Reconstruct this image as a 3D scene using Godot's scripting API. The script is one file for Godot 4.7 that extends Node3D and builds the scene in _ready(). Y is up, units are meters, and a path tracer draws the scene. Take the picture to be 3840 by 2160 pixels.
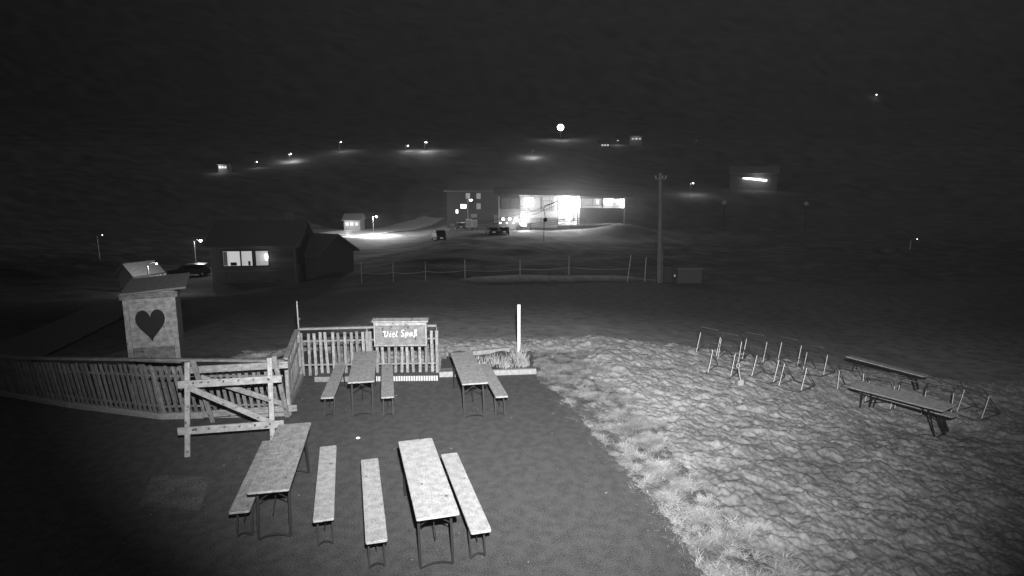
extends Node3D
# Ski hut terrace at night, seen by a monochrome night camera with its own lamp.

const CAM := Vector3(0, 4.53, 0)
var used := {}
var M := {}
var rng := RandomNumberGenerator.new()
var nz := FastNoiseLite.new()
var nz2 := FastNoiseLite.new()
var cell := FastNoiseLite.new()

# ---------------------------------------------------------------- mesh builder
class MB:
	var v := PackedVector3Array()
	var n := PackedVector3Array()
	var t := PackedVector2Array()
	var c := PackedColorArray()
	var ix := PackedInt32Array()
	var col := Color.WHITE
	var off := Vector2.ZERO

	func put(p: Vector3, nn: Vector3, uv: Vector2) -> int:
		v.append(p); n.append(nn); t.append(uv); c.append(col)
		return v.size() - 1

	# polygon, convex, flat, turned away from «inside»
	func face(pts: Array, inside: Vector3, uv: Array = []) -> void:
		var nn: Vector3 = (pts[1] - pts[0]).cross(pts[2] - pts[0]).normalized()
		var mid := Vector3.ZERO
		for p in pts: mid += p
		mid /= pts.size()
		var flip: bool = nn.dot(mid - inside) < 0
		if flip: nn = -nn
		var s := v.size()
		var ux := Vector3.UP.cross(nn)
		if ux.length() < 0.3: ux = Vector3.RIGHT
		ux = ux.normalized()
		var uy := nn.cross(ux)
		for i in pts.size():
			put(pts[i], nn, uv[i] if uv.size() else Vector2(pts[i].dot(ux), -pts[i].dot(uy)) + off)
		for i in range(1, pts.size() - 1):
			if flip: ix.append_array([s, s + i, s + i + 1])
			else: ix.append_array([s, s + i + 1, s + i])

	func box(x: Transform3D, size: Vector3, b := 0.0) -> MB:
		var h := size / 2
		b = minf(b, minf(h.x, minf(h.y, h.z)) * 0.45)
		var long := 0
		if size.y > size.x and size.y >= size.z: long = 1
		elif size.z > size.x: long = 2
		for ax in 3:
			var a1 := (ax + 1) % 3
			var a2 := (ax + 2) % 3
			if a2 == long or (a1 != long and size[a2] > size[a1]):
				var q := a1; a1 = a2; a2 = q
			for s in [-1.0, 1.0]:
				var pts := []
				var uv := []
				for k in [[-1, -1], [1, -1], [1, 1], [-1, 1]]:
					var p := Vector3.ZERO
					p[ax] = s * h[ax]
					p[a1] = k[0] * (h[a1] - b)
					p[a2] = k[1] * (h[a2] - b)
					pts.append(x * p)
					uv.append(Vector2(p[a1] + h[a1], p[a2] + h[a2] + ax * 0.37 + s * 0.11) + off)
				face(pts, x.origin, uv)
		if b > 0:
			for ax in 3:
				var a1 := (ax + 1) % 3
				var a2 := (ax + 2) % 3
				for k in [[-1, -1], [1, -1], [1, 1], [-1, 1]]:
					var pts := []
					for e in [[-1, 0], [1, 0], [1, 1], [-1, 1]]:
						var p := Vector3.ZERO
						p[ax] = e[0] * (h[ax] - b)
						p[a1] = k[0] * (h[a1] - (b if e[1] else 0.0))
						p[a2] = k[1] * (h[a2] - (0.0 if e[1] else b))
						pts.append(x * p)
					face(pts, x.origin, [Vector2(0, 0) + off, Vector2(size[ax], 0) + off, Vector2(size[ax], b) + off, Vector2(0, b) + off])
			for sx in [-1, 1]:
				for sy in [-1, 1]:
					for sz in [-1, 1]:
						var o := Vector3(sx, sy, sz)
						face([x * (o * Vector3(h.x, h.y - b, h.z - b)), x * (o * Vector3(h.x - b, h.y, h.z - b)), x * (o * Vector3(h.x - b, h.y - b, h.z))], x.origin, [off, off, off])
		return self

	func bar(a: Vector3, e: Vector3, w: float, d: float, up := Vector3.UP, b := 0.0) -> MB:
		var z := (e - a).normalized()
		if absf(z.dot(up)) > 0.98: up = Vector3(0, 0, 1)
		var y := (up - z * up.dot(z)).normalized()
		return box(Transform3D(Basis(z, y, z.cross(y)), (a + e) / 2), Vector3(a.distance_to(e), w, d), b)

	func tube(pts: Array, r: float, sides := 8, r2 := -1.0) -> MB:
		var k := pts.size()
		var s0 := v.size()
		var ref := Vector3.UP
		var run := 0.0
		for i in k:
			var d: Vector3 = (pts[mini(i + 1, k - 1)] - pts[maxi(i - 1, 0)]).normalized()
			if i > 0: run += pts[i].distance_to(pts[i - 1])
			if absf(d.dot(ref)) > 0.95: ref = Vector3(0.3, 0.1, 1).normalized()
			var a := d.cross(ref).normalized()
			var b := a.cross(d)
			ref = b
			var rr := r if r2 < 0 else lerpf(r, r2, float(i) / (k - 1))
			for j in sides + 1:
				var g := TAU * j / sides
				var o := a * cos(g) + b * sin(g)
				put(pts[i] + o * rr, o, Vector2(run, rr * g) + off)
		for i in k - 1:
			for j in sides:
				var p := s0 + i * (sides + 1) + j
				var q := p + sides + 1
				ix.append_array([p, p + 1, q, p + 1, q + 1, q])
		for e in [0, k - 1]:
			var ring := []
			for j in sides: ring.append(v[s0 + e * (sides + 1) + j])
			face(ring, pts[1] if e == 0 else pts[k - 2])
		return self

	func lathe(x: Transform3D, prof: Array, sides := 12) -> MB:
		var s0 := v.size()
		for i in prof.size():
			var d: Vector2 = prof[mini(i + 1, prof.size() - 1)] - prof[maxi(i - 1, 0)]
			for j in sides + 1:
				var g := TAU * j / sides
				var o := Vector3(cos(g), 0, sin(g))
				put(x * (o * prof[i].x + Vector3.UP * prof[i].y), (x.basis * (o * d.y - Vector3.UP * d.x)).normalized(), Vector2(g * 0.2, prof[i].y))
		for i in prof.size() - 1:
			for j in sides:
				var p := s0 + i * (sides + 1) + j
				var q := p + sides + 1
				ix.append_array([p, p + 1, q, p + 1, q + 1, q])
		return self

	# polygon in the xy plane of x, from z = 0 back to z = -depth
	func prism(x: Transform3D, poly: PackedVector2Array, depth: float) -> MB:
		var tri := Geometry2D.triangulate_polygon(poly)
		for side in 2:
			var z := -depth * side
			var nn := (x.basis * Vector3(0, 0, 1 - 2 * side)).normalized()
			var s := v.size()
			for p in poly: put(x * Vector3(p.x, p.y, z), nn, p + off)
			for i in range(0, tri.size(), 3):
				var a := poly[tri[i]]
				var ccw := (poly[tri[i + 1]] - a).cross(poly[tri[i + 2]] - a) > 0
				if ccw == (side == 0): ix.append_array([s + tri[i], s + tri[i + 2], s + tri[i + 1]])
				else: ix.append_array([s + tri[i], s + tri[i + 1], s + tri[i + 2]])
		var area := 0.0
		for i in poly.size(): area += poly[i].cross(poly[(i + 1) % poly.size()])
		for i in poly.size():
			var a := poly[i]
			var b := poly[(i + 1) % poly.size()]
			if a.distance_to(b) < 1e-5: continue
			var o := Vector2(b.y - a.y, a.x - b.x) * signf(area)
			var m := (a + b) / 2 - o.normalized() * 0.001
			face([x * Vector3(a.x, a.y, 0), x * Vector3(b.x, b.y, 0), x * Vector3(b.x, b.y, -depth), x * Vector3(a.x, a.y, -depth)], x * Vector3(m.x, m.y, -depth / 2))
		return self

	func mesh() -> ArrayMesh:
		var a := []
		a.resize(Mesh.ARRAY_MAX)
		a[Mesh.ARRAY_VERTEX] = v
		a[Mesh.ARRAY_NORMAL] = n
		a[Mesh.ARRAY_TEX_UV] = t
		a[Mesh.ARRAY_COLOR] = c
		a[Mesh.ARRAY_INDEX] = ix
		var m := ArrayMesh.new()
		m.add_surface_from_arrays(Mesh.PRIMITIVE_TRIANGLES, a)
		return m


func mb() -> MB:
	var b := MB.new()
	b.off = Vector2(rng.randf() * 3, rng.randf() * 3)
	return b

func at(p: Vector3, yaw := 0.0) -> Transform3D:
	return Transform3D(Basis(Vector3.UP, yaw), p)

# ---------------------------------------------------------------- scene graph
func numbered(called: String) -> String:
	used[called] = used.get(called, -1) + 1
	return called if used[called] == 0 else "%s_%03d" % [called, used[called]]

func tag(o: Node, label: String, category: String, group := "", kind := "") -> void:
	if label: o.set_meta("label", label)
	if category: o.set_meta("category", category)
	if group: o.set_meta("group", group)
	if kind: o.set_meta("kind", kind)

func thing(called: String, label: String, category: String, p := Vector3.ZERO, yaw := 0.0, group := "") -> Node3D:
	var o := Node3D.new()
	o.name = numbered(called)
	add_child(o)
	o.position = p
	o.rotation.y = yaw
	tag(o, label, category, group)
	return o

func part(called: String, b, m: Material, parent: Node, x := Transform3D()) -> MeshInstance3D:
	var o := MeshInstance3D.new()
	o.mesh = b.mesh() if b is MB else b
	o.material_override = m
	o.transform = x
	o.name = called
	if parent == self: o.name = numbered(called)
	parent.add_child(o, true)
	return o

func struct(called: String, b, m: Material) -> MeshInstance3D:
	var o := part(called, b, m, self)
	o.set_meta("kind", "structure")
	return o

func copy(o: Node3D, p: Vector3, yaw: float, label: String) -> Node3D:
	var base := String(o.name).rstrip("0123456789").trim_suffix("_")
	var d: Node3D = o.duplicate()
	d.name = numbered(base)
	add_child(d)
	d.position = p
	d.rotation.y = yaw
	if label: d.set_meta("label", label)
	return d

# ---------------------------------------------------------------- materials
func grey(l: float, a := 1.0) -> Color:
	var c := Color(l, l, l).linear_to_srgb()
	c.a = a
	return c

func mat(l: float, rough := 0.85, metal := 0.0) -> StandardMaterial3D:
	var m := StandardMaterial3D.new()
	m.albedo_color = grey(l)
	m.roughness = rough
	m.metallic = metal
	m.metallic_specular = 0.35
	return m

func noise(kind: int, freq: float, s: int, oct := 3) -> FastNoiseLite:
	var f := FastNoiseLite.new()
	f.noise_type = kind
	f.frequency = freq
	f.seed = s
	f.fractal_octaves = oct
	if oct == 1: f.fractal_type = FastNoiseLite.FRACTAL_NONE
	return f

func field(f: FastNoiseLite, w: int, h: int, sx := 1, sy := 1) -> PackedByteArray:
	var im := f.get_seamless_image(w / sx, h / sy)
	im.convert(Image.FORMAT_L8)
	if sx > 1 or sy > 1: im.resize(w, h, Image.INTERPOLATE_CUBIC)
	return im.get_data()

func image_of(w: int, h: int, lin: PackedFloat32Array) -> ImageTexture:
	var d := PackedByteArray()
	d.resize(w * h)
	for i in w * h:
		var l := clampf(lin[i], 0.0, 1.0)
		d[i] = int(255.0 * (12.92 * l if l < 0.0031308 else 1.055 * pow(l, 0.41667) - 0.055))
	return ImageTexture.create_from_image(Image.create_from_data(w, h, false, Image.FORMAT_L8, d))

# boards: grain along u; flecks of dirt, worn varnish, knots
func wood(base: float, s: int, grain: float, stain: float, fleck: float, knots: int, dots := 0.0) -> ImageTexture:
	var w := 1024
	var h := 256
	var g := field(noise(FastNoiseLite.TYPE_SIMPLEX, 0.11, s, 4), w, h, 16, 1)
	var g2 := field(noise(FastNoiseLite.TYPE_SIMPLEX, 0.03, s + 1, 3), w, h, 8, 1)
	var st := field(noise(FastNoiseLite.TYPE_SIMPLEX, 0.012, s + 2, 4), w, h)
	var fl := field(noise(FastNoiseLite.TYPE_SIMPLEX, 0.055, s + 3, 3), w, h, 2, 1)
	var pt := field(noise(FastNoiseLite.TYPE_SIMPLEX, 0.09, s + 5, 2), w, h)
	var out := PackedFloat32Array()
	out.resize(w * h)
	var r := RandomNumberGenerator.new()
	r.seed = s
	for i in w * h:
		var k := 1.0 + grain * (g[i] - 128) / 128.0 + grain * 0.7 * (g2[i] - 128) / 128.0
		k *= 1.0 + stain * (st[i] - 128) / 128.0
		var f := (fl[i] - 168) / 36.0
		if f > 0: k *= 1.0 - fleck * minf(f, 1.0)
		var q := (pt[i] - 196) / 12.0
		if q > 0: k *= 1.0 - dots * minf(q, 1.0)
		out[i] = base * maxf(k, 0.08)
	for j in knots:
		var cx := r.randi_range(20, w - 20)
		var cy := r.randi_range(12, h - 12)
		var ra := r.randf_range(5, 10)
		for y in range(-14, 15):
			for x in range(-20, 21):
				var d := sqrt(x * x * 0.5 + y * y) / ra
				if d < 1.2: out[posmod(cy + y, h) * w + posmod(cx + x, w)] *= 0.35 + 0.5 * smoothstep(0.5, 1.2, d)
	return image_of(w, h, out)

func wmat(tex: Texture2D, sx: float, sy: float, rough := 0.8, tint := 1.0) -> StandardMaterial3D:
	var m := mat(tint, rough)
	m.albedo_texture = tex
	m.uv1_scale = Vector3(sx, sy, 1)
	return m

func mottled(base: float, s: int, freq: float, amp: float, size := 512, fine := 0.0) -> ImageTexture:
	var a := field(noise(FastNoiseLite.TYPE_SIMPLEX, freq, s, 5), size, size)
	var b := field(noise(FastNoiseLite.TYPE_SIMPLEX, 0.14, s + 1, 2), size, size)
	var out := PackedFloat32Array()
	out.resize(size * size)
	for i in size * size:
		out[i] = base * (1.0 + amp * (a[i] - 128) / 128.0 + fine * (b[i] - 128) / 128.0)
	return image_of(size, size, out)

func normal_tex(freq: float, s: int, bump: float, size := 512, oct := 4) -> ImageTexture:
	var im := noise(FastNoiseLite.TYPE_SIMPLEX, freq, s, oct).get_seamless_image(size, size)
	im.convert(Image.FORMAT_RGBA8)
	im.bump_map_to_normal_map(bump)
	return ImageTexture.create_from_image(im)

func tri_mat(tex: Texture2D, scale: float, rough := 0.9, nrm: Texture2D = null, ns := 1.0) -> StandardMaterial3D:
	var m := mat(1.0, rough)
	m.albedo_texture = tex
	m.uv1_triplanar = true
	m.uv1_world_triplanar = true
	m.uv1_scale = Vector3.ONE * scale
	if nrm:
		m.normal_enabled = true
		m.normal_texture = nrm
		m.normal_scale = ns
	return m

func glow(l: float, e: float) -> StandardMaterial3D:
	var m := mat(l)
	m.emission_enabled = true
	m.emission = Color.WHITE
	m.emission_energy_multiplier = e
	return m

func make_materials() -> void:
	M.table_a = wmat(wood(0.31, 11, 0.12, 0.3, 0.4, 4, 0.6), 1 / 2.2, 1 / 0.55, 0.7)
	M.table_b = wmat(wood(0.40, 23, 0.05, 0.22, 0.1, 3, 0.85), 1 / 2.2, 1 / 0.55, 0.7)
	M.table_c = wmat(wood(0.33, 31, 0.08, 0.2, 0.5, 2, 0.8), 1 / 2.2, 1 / 0.55, 0.75)
	var rw := wood(0.38, 47, 0.2, 0.25, 0.12, 22)
	M.rack = wmat(rw, 0.5, 2.0, 0.8, 0.8)
	M.sign = wmat(rw, 0.55, 1.1, 0.75, 0.46)
	M.fence = wmat(wood(0.22, 59, 0.28, 0.3, 0.2, 8), 0.5, 2.0, 0.85)
	M.outhouse = wmat(wood(0.21, 67, 0.22, 0.35, 0.15, 8), 0.5, 1.2, 0.9)
	M.dark_wood = wmat(wood(0.1, 71, 0.3, 0.3, 0.1, 6), 0.5, 1.5, 0.9)
	M.metal_dark = mat(0.02, 0.6)
	M.steel = mat(0.35, 0.35, 0.9)
	M.rod = mat(0.6, 0.45)
	M.frame = mat(0.09, 0.4, 0.4)
	M.white = mat(0.8, 0.5)
	M.letter = mat(0.88, 0.6)
	M.shovel = mat(0.38, 0.45)
	M.black = mat(0.015, 0.9)
	M.asphalt = tri_mat(mottled(0.08, 5, 0.012, 0.24, 1024, 0.75), 0.3, 0.92, normal_tex(0.4, 6, 2.0, 512, 2), 0.2)
	M.concrete = tri_mat(mottled(0.24, 7, 0.02, 0.25, 512, 0.15), 0.9)
	M.snow = tri_mat(mottled(0.30, 9, 0.03, 0.42, 1024, 0.25), 0.33, 0.85, normal_tex(0.06, 10, 3.0, 512, 3), 0.3)
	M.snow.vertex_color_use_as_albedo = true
	M.terrain = tri_mat(mottled(0.9, 13, 0.02, 0.4, 512, 0.3), 0.12, 0.95, normal_tex(0.15, 14, 3.0, 512, 3), 0.3)
	M.terrain.vertex_color_use_as_albedo = true
	M.grass = mat(0.46, 0.8)
	M.straw = mat(0.36, 0.8)
	M.straw.vertex_color_use_as_albedo = true
	M.grass.vertex_color_use_as_albedo = true
	M.soil = tri_mat(mottled(0.08, 15, 0.04, 0.5, 256, 0.4), 1.5)
	M.plaster = tri_mat(mottled(0.45, 17, 0.02, 0.2, 256, 0.1), 0.4)
	M.roof = tri_mat(mottled(0.13, 19, 0.03, 0.35, 512, 0.3), 0.5)
	M.roof_snow = tri_mat(mottled(0.25, 19, 0.02, 0.25, 256, 0.2), 0.5)
	M.glass = mat(0.02, 0.08)
	M.car = mat(0.03, 0.3)
	M.tyre = mat(0.015, 0.9)
	M.plate = mat(0.85, 0.4)
	M.pole = wmat(wood(0.12, 83, 0.3, 0.2, 0.1, 2), 0.3, 2.0, 0.9)
	M.bulb = glow(0.9, 40.0)
	M.bulb_soft = glow(0.9, 6.0)
	M.dim = glow(0.3, 0.02)  # faint glow painted on the globes of unlit lamps

# ---------------------------------------------------------------- the lie of the land
const GD := [-20.0, 0.0, 17.5, 45.0, 75.0, 100.0, 118.0, 130.0, 150.0, 165.0, 200.0, 240.0, 280.0, 300.0, 350.0, 500.0, 900.0, 1200.0]
const GY := [0.0, 0.0, 0.0, -2.6, -4.1, -5.0, -5.3, -5.2, -5.2, -4.9, 0.3, 7.0, 13.5, 19.0, 28.0, 62.0, 265.0, 400.0]

func lerp_list(xs: Array, ys: Array, x: float) -> float:
	if x <= xs[0]: return ys[0]
	for i in range(1, xs.size()):
		if x < xs[i]:
			return lerpf(ys[i - 1], ys[i], (x - xs[i - 1]) / (xs[i] - xs[i - 1]))
	return ys[-1]

func ground(x: float, z: float) -> float:
	var d := -z
	var y := lerp_list(GD, GY, d)
	if d < 60.0:
		var s := maxf(0.0, x - 2.5)
		y -= 0.13 * minf(s, 12.0) * (1.0 - smoothstep(19.0, 40.0, d)) * smoothstep(0.0, 0.6, s)
		y -= 0.34 * exp(-(pow(x - 9.3, 2) + pow(z + 13.8, 2)) / 3.4)
	y -= 1.3 * smoothstep(-11.2, -15.5, x) * smoothstep(2.0, 10.0, d) * (1.0 - smoothstep(20.0, 40.0, d))
	y -= 0.35 * smoothstep(-5.6, -7.2, x) * smoothstep(11.9, 13.0, d) * (1.0 - smoothstep(20.0, 40.0, d))
	y -= 2.2 * smoothstep(-6.0, -26.0, x) * smoothstep(20.0, 62.0, d) * (1.0 - smoothstep(170.0, 230.0, d))
	if d > 19.0:
		var k := smoothstep(19.0, 60.0, d)
		y += nz.get_noise_2d(x * 0.06, z * 0.06) * 0.5 * k
		y += nz.get_noise_2d(x * 0.012, z * 0.012) * 9.0 * smoothstep(320.0, 600.0, d)
		y += 2.0 * exp(-(pow(x - 21.0, 2) / 40.0 + pow(z + 118.0, 2) / 60.0))
		y += 0.5 * exp(-pow((z + 43.6) / 0.8, 2)) * smoothstep(-4.5, -2.5, x) * (1.0 - smoothstep(7.0, 14.0, x))
	return y

const AZ := [-2.0, -6.48, -7.33, -8.19, -9.4, -10.43, -11.49, -12.89, -13.65, -14.2]
const AX := [2.6, 2.26, 2.14, 2.02, 1.77, 1.52, 1.31, 0.94, 0.62, 0.5]
const SX := [3.2, 3.05, 3.0, 2.8, 2.6, 2.45, 2.35, 2.2, 1.9, 1.6]

func edge(list: Array, z: float) -> float:
	for i in range(1, AZ.size()):
		if z > AZ[i]:
			return lerpf(list[i - 1], list[i], (z - AZ[i - 1]) / (AZ[i] - AZ[i - 1]))
	return list[-1]

# how far inside the snow a point lies, in metres
func snow_depth(x: float, z: float) -> float:
	var s := x - edge(SX, z)
	if z < -14.2:
		var near := 16.0 if x > -1.75 else lerpf(14.5, 14.7, clampf(-1.75 - x, 0, 1))
		if x < -4.2: near += 1.5 * smoothstep(-4.2, -5.2, x)
		s = maxf(minf(s, x - 0.9), -z - near)
	s = minf(s, (lerpf(17.7, 18.6, clampf(x / 4.0, 0, 1)) + z) * 1.3)
	s = minf(s, x + 8.0)
	return s

func make_terrain() -> void:
	var ds := [-12.0, -6.0, -2.0]
	var d := 1.0
	while d < 1150.0:
		ds.append(d)
		d += maxf(0.3, d * 0.022)
	var b := MB.new()
	var nu := 190
	for i in ds.size():
		for j in nu + 1:
			var u := -1.5 + 3.0 * j / nu
			var x: float = u * maxf(ds[i], 13.0)
			var z: float = -ds[i]
			var y := ground(x, z)
			if ds[i] < 20.0: y -= 0.03 + 0.2 * smoothstep(0.2, 1.0, snow_depth(x, z))
			var a := 0.12
			var dd: float = ds[i]
			if dd > 17.0:
				# groomed slope below the terrace, darker outwards and leftwards; patchy old snow beyond
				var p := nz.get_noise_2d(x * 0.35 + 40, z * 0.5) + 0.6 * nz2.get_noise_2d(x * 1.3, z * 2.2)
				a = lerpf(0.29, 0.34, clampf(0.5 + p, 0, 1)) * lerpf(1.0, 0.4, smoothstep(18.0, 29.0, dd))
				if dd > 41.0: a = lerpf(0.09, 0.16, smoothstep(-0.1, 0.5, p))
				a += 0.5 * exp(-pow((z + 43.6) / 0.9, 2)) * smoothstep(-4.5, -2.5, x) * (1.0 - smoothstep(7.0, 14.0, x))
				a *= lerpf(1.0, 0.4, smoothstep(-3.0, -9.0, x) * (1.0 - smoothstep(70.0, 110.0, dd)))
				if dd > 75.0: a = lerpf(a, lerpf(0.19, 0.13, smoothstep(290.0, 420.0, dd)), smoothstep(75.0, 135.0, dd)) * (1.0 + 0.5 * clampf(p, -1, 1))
			elif x < -5.0: a = 0.08
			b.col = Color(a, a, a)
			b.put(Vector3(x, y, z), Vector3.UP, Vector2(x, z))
	grid(b, ds.size(), nu + 1)
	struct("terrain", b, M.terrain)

func grid(b: MB, rows: int, cols: int, keep := PackedByteArray()) -> void:
	for i in rows:
		for j in cols:
			var k := i * cols + j
			var dx := b.v[i * cols + mini(j + 1, cols - 1)] - b.v[i * cols + maxi(j - 1, 0)]
			var dz := b.v[mini(i + 1, rows - 1) * cols + j] - b.v[maxi(i - 1, 0) * cols + j]
			b.n[k] = dx.cross(dz).normalized()
			if b.n[k].y < 0: b.n[k] = -b.n[k]
	for i in rows - 1:
		for j in cols - 1:
			var p := i * cols + j
			if keep.size() and not (keep[p] or keep[p + 1] or keep[p + cols] or keep[p + cols + 1]): continue
			b.ix.append_array([p, p + cols, p + 1, p + 1, p + cols, p + cols + 1])

func make_snow() -> void:
	var b := MB.new()
	var keep := PackedByteArray()
	var ds := []
	var d := 4.6
	while d < 19.6:
		ds.append(d)
		d *= 1.0036
	var cols := 420
	var fine := noise(FastNoiseLite.TYPE_SIMPLEX, 9.0, 77, 3)
	for i in ds.size():
		for j in cols:
			var x: float = (-0.55 + 1.55 * j / (cols - 1)) * ds[i]
			var z: float = -ds[i]
			var s := snow_depth(x, z) + nz.get_noise_2d(x * 1.1, z * 1.1) * 0.45 + nz2.get_noise_2d(x * 4.0, z * 4.0) * 0.22
			var m := smoothstep(-0.1, 1.1, s)
			var wx := x + nz2.get_noise_2d(x * 1.7 + 9, z * 1.7) * 0.12
			var wz := z + nz2.get_noise_2d(x * 1.7, z * 1.7 + 31) * 0.12
			var f := cell.get_noise_2d(wx, wz * 1.25) + 1.0
			var f2 := cell.get_noise_2d(wx * 0.47 + 20, wz * 0.55) + 1.0
			var big := nz.get_noise_2d(x * 0.8 + 5, z * 0.9)
			var lump := 0.6 + 0.6 * nz.get_noise_2d(x * 0.4 + 70, z * 0.4)
			var soft := 0.038 * nz2.get_noise_2d(wx * 2.1, wz * 2.4 + 8) + 0.032 * nz.get_noise_2d(wx * 4.6 + 13, wz * 5.4) + 0.014 * fine.get_noise_2d(x, z)
			var y := ground(x, z) + m * (0.05 + 0.06 * big + soft + 0.016 * clampf(lump, 0.1, 1.2) * (0.3 - f * f) + 0.02 * (0.35 - f2 * f2)) - (1.0 - m) * 0.05
			var dirt_and_light := 1.0 + 0.35 * nz.get_noise_2d(x * 0.55 + 33, z * 0.7) + 0.12 * nz2.get_noise_2d(x * 2.2, z * 3.0 + 60) - 0.06 * smoothstep(0.55, 0.9, f) - 0.2 * smoothstep(0.1, 0.6, nz.get_noise_2d(x * 0.9 + 90, z * 1.4))
			dirt_and_light *= lerpf(0.56, 1.55, smoothstep(8.0, 16.0, -z - 0.35 * maxf(x - 2.0, 0.0)))  # lamp falloff painted in: near snow darker, far snow brighter
			dirt_and_light *= lerpf(1.25, 1.0, smoothstep(0.1, 1.6, s)) * lerpf(0.7, 1.0, smoothstep(0.0, 0.25, s))
			b.col = Color(dirt_and_light, dirt_and_light, dirt_and_light)
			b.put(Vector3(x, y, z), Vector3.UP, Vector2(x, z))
			keep.append(1 if s > -0.08 else 0)
	grid(b, ds.size(), cols, keep)
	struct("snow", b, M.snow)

func make_terrace() -> void:
	# asphalt slab with a real edge
	var poly := PackedVector2Array()
	for i in AZ.size(): poly.append(Vector2(AX[i], -AZ[i]))
	for p in [Vector2(-4.95, 14.2), Vector2(-4.55, 11.55), Vector2(-6.8, 11.35), Vector2(-9.0, 11.95), Vector2(-10.4, 12.45), Vector2(-13.0, 13.4), Vector2(-13.0, 2.0)]: poly.append(p)
	var fine := PackedVector2Array()
	for i in poly.size():
		var a := poly[i]
		var e := poly[(i + 1) % poly.size()]
		var k := maxi(1, int(a.distance_to(e) / 0.06)) if i < AZ.size() - 1 else 1
		for j in k:
			var p := a.lerp(e, float(j) / k)
			if k > 1: p.x += 0.08 * nz2.get_noise_2d(p.y * 3.0, 5.0) + 0.06 * nz.get_noise_2d(p.y * 14.0, 9.0)
			fine.append(p)
	var b := mb()
	b.prism(Transform3D(Basis(Vector3.RIGHT, Vector3(0, 0, -1), Vector3.UP), Vector3.ZERO), fine, 0.12)
	struct("terrace", b, M.asphalt)
	b = mb()
	for q in [[-5.64, -8.99], [-4.72, -8.92], [-5.31, -8.06], [-4.36, -7.92]]:
		b.put(Vector3(q[0], 0.004, q[1]), Vector3.UP, Vector2(q[0], q[1]))
	b.ix.append_array([0, 1, 2, 1, 3, 2])
	struct("pavement_patch", b, tri_mat(mottled(0.11, 95, 0.02, 0.3, 256, 0.5), 0.6))
	# kerb under the fences
	b = mb()
	b.bar(Vector3(-4.46, 0.05, -11.5), Vector3(-6.8, 0.05, -11.32), 0.14, 0.1, Vector3.UP, 0.01)
	b.bar(Vector3(-6.8, 0.045, -11.32), Vector3(-9.0, 0.045, -11.94), 0.13, 0.1, Vector3.UP, 0.01)
	b.bar(Vector3(-9.0, 0.04, -11.94), Vector3(-12.8, 0.04, -13.3), 0.12, 0.1, Vector3.UP, 0.01)
	b.bar(Vector3(-4.5, 0.05, -11.55), Vector3(-4.95, 0.05, -13.9), 0.13, 0.09, Vector3.UP, 0.01)
	struct("kerb", b, M.concrete)

# ---------------------------------------------------------------- furniture on the terrace
func rounded(l: float, w: float, r: float) -> PackedVector2Array:
	var p := PackedVector2Array()
	for q in [[1, 1, 0], [-1, 1, 1], [-1, -1, 2], [1, -1, 3]]:
		for k in 4:
			var g: float = PI / 2 * (q[2] + k / 3.0)
			p.append(Vector2(q[0] * (l / 2 - r) + r * cos(g), q[1] * (w / 2 - r) + r * sin(g)))
	return p

func board_top(l: float, w: float, th: float, o: Vector2) -> MB:
	# rounded top with a small chamfer; length along x
	var b := MB.new()
	b.off = o
	var flat := Transform3D(Basis(Vector3.RIGHT, Vector3(0, 0, -1), Vector3.UP), Vector3(0, -0.004, 0))
	b.prism(flat, rounded(l, w, 0.025), th - 0.004)
	var inner := rounded(l - 0.008, w - 0.008, 0.022)
	var outer := rounded(l, w, 0.025)
	var lid := []
	var uv := []
	for i in inner.size():
		lid.append(Vector3(inner[i].x, 0, -inner[i].y))
		uv.append(inner[i] + o)
		var k := (i + 1) % inner.size()
		b.face([Vector3(inner[i].x, 0, -inner[i].y), Vector3(inner[k].x, 0, -inner[k].y), Vector3(outer[k].x, -0.004, -outer[k].y), Vector3(outer[i].x, -0.004, -outer[i].y)], Vector3(0, -0.1, 0), [inner[i] + o, inner[k] + o, outer[k] + o, outer[i] + o])
	b.face(lid, Vector3(0, -1, 0), uv)
	return b

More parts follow.
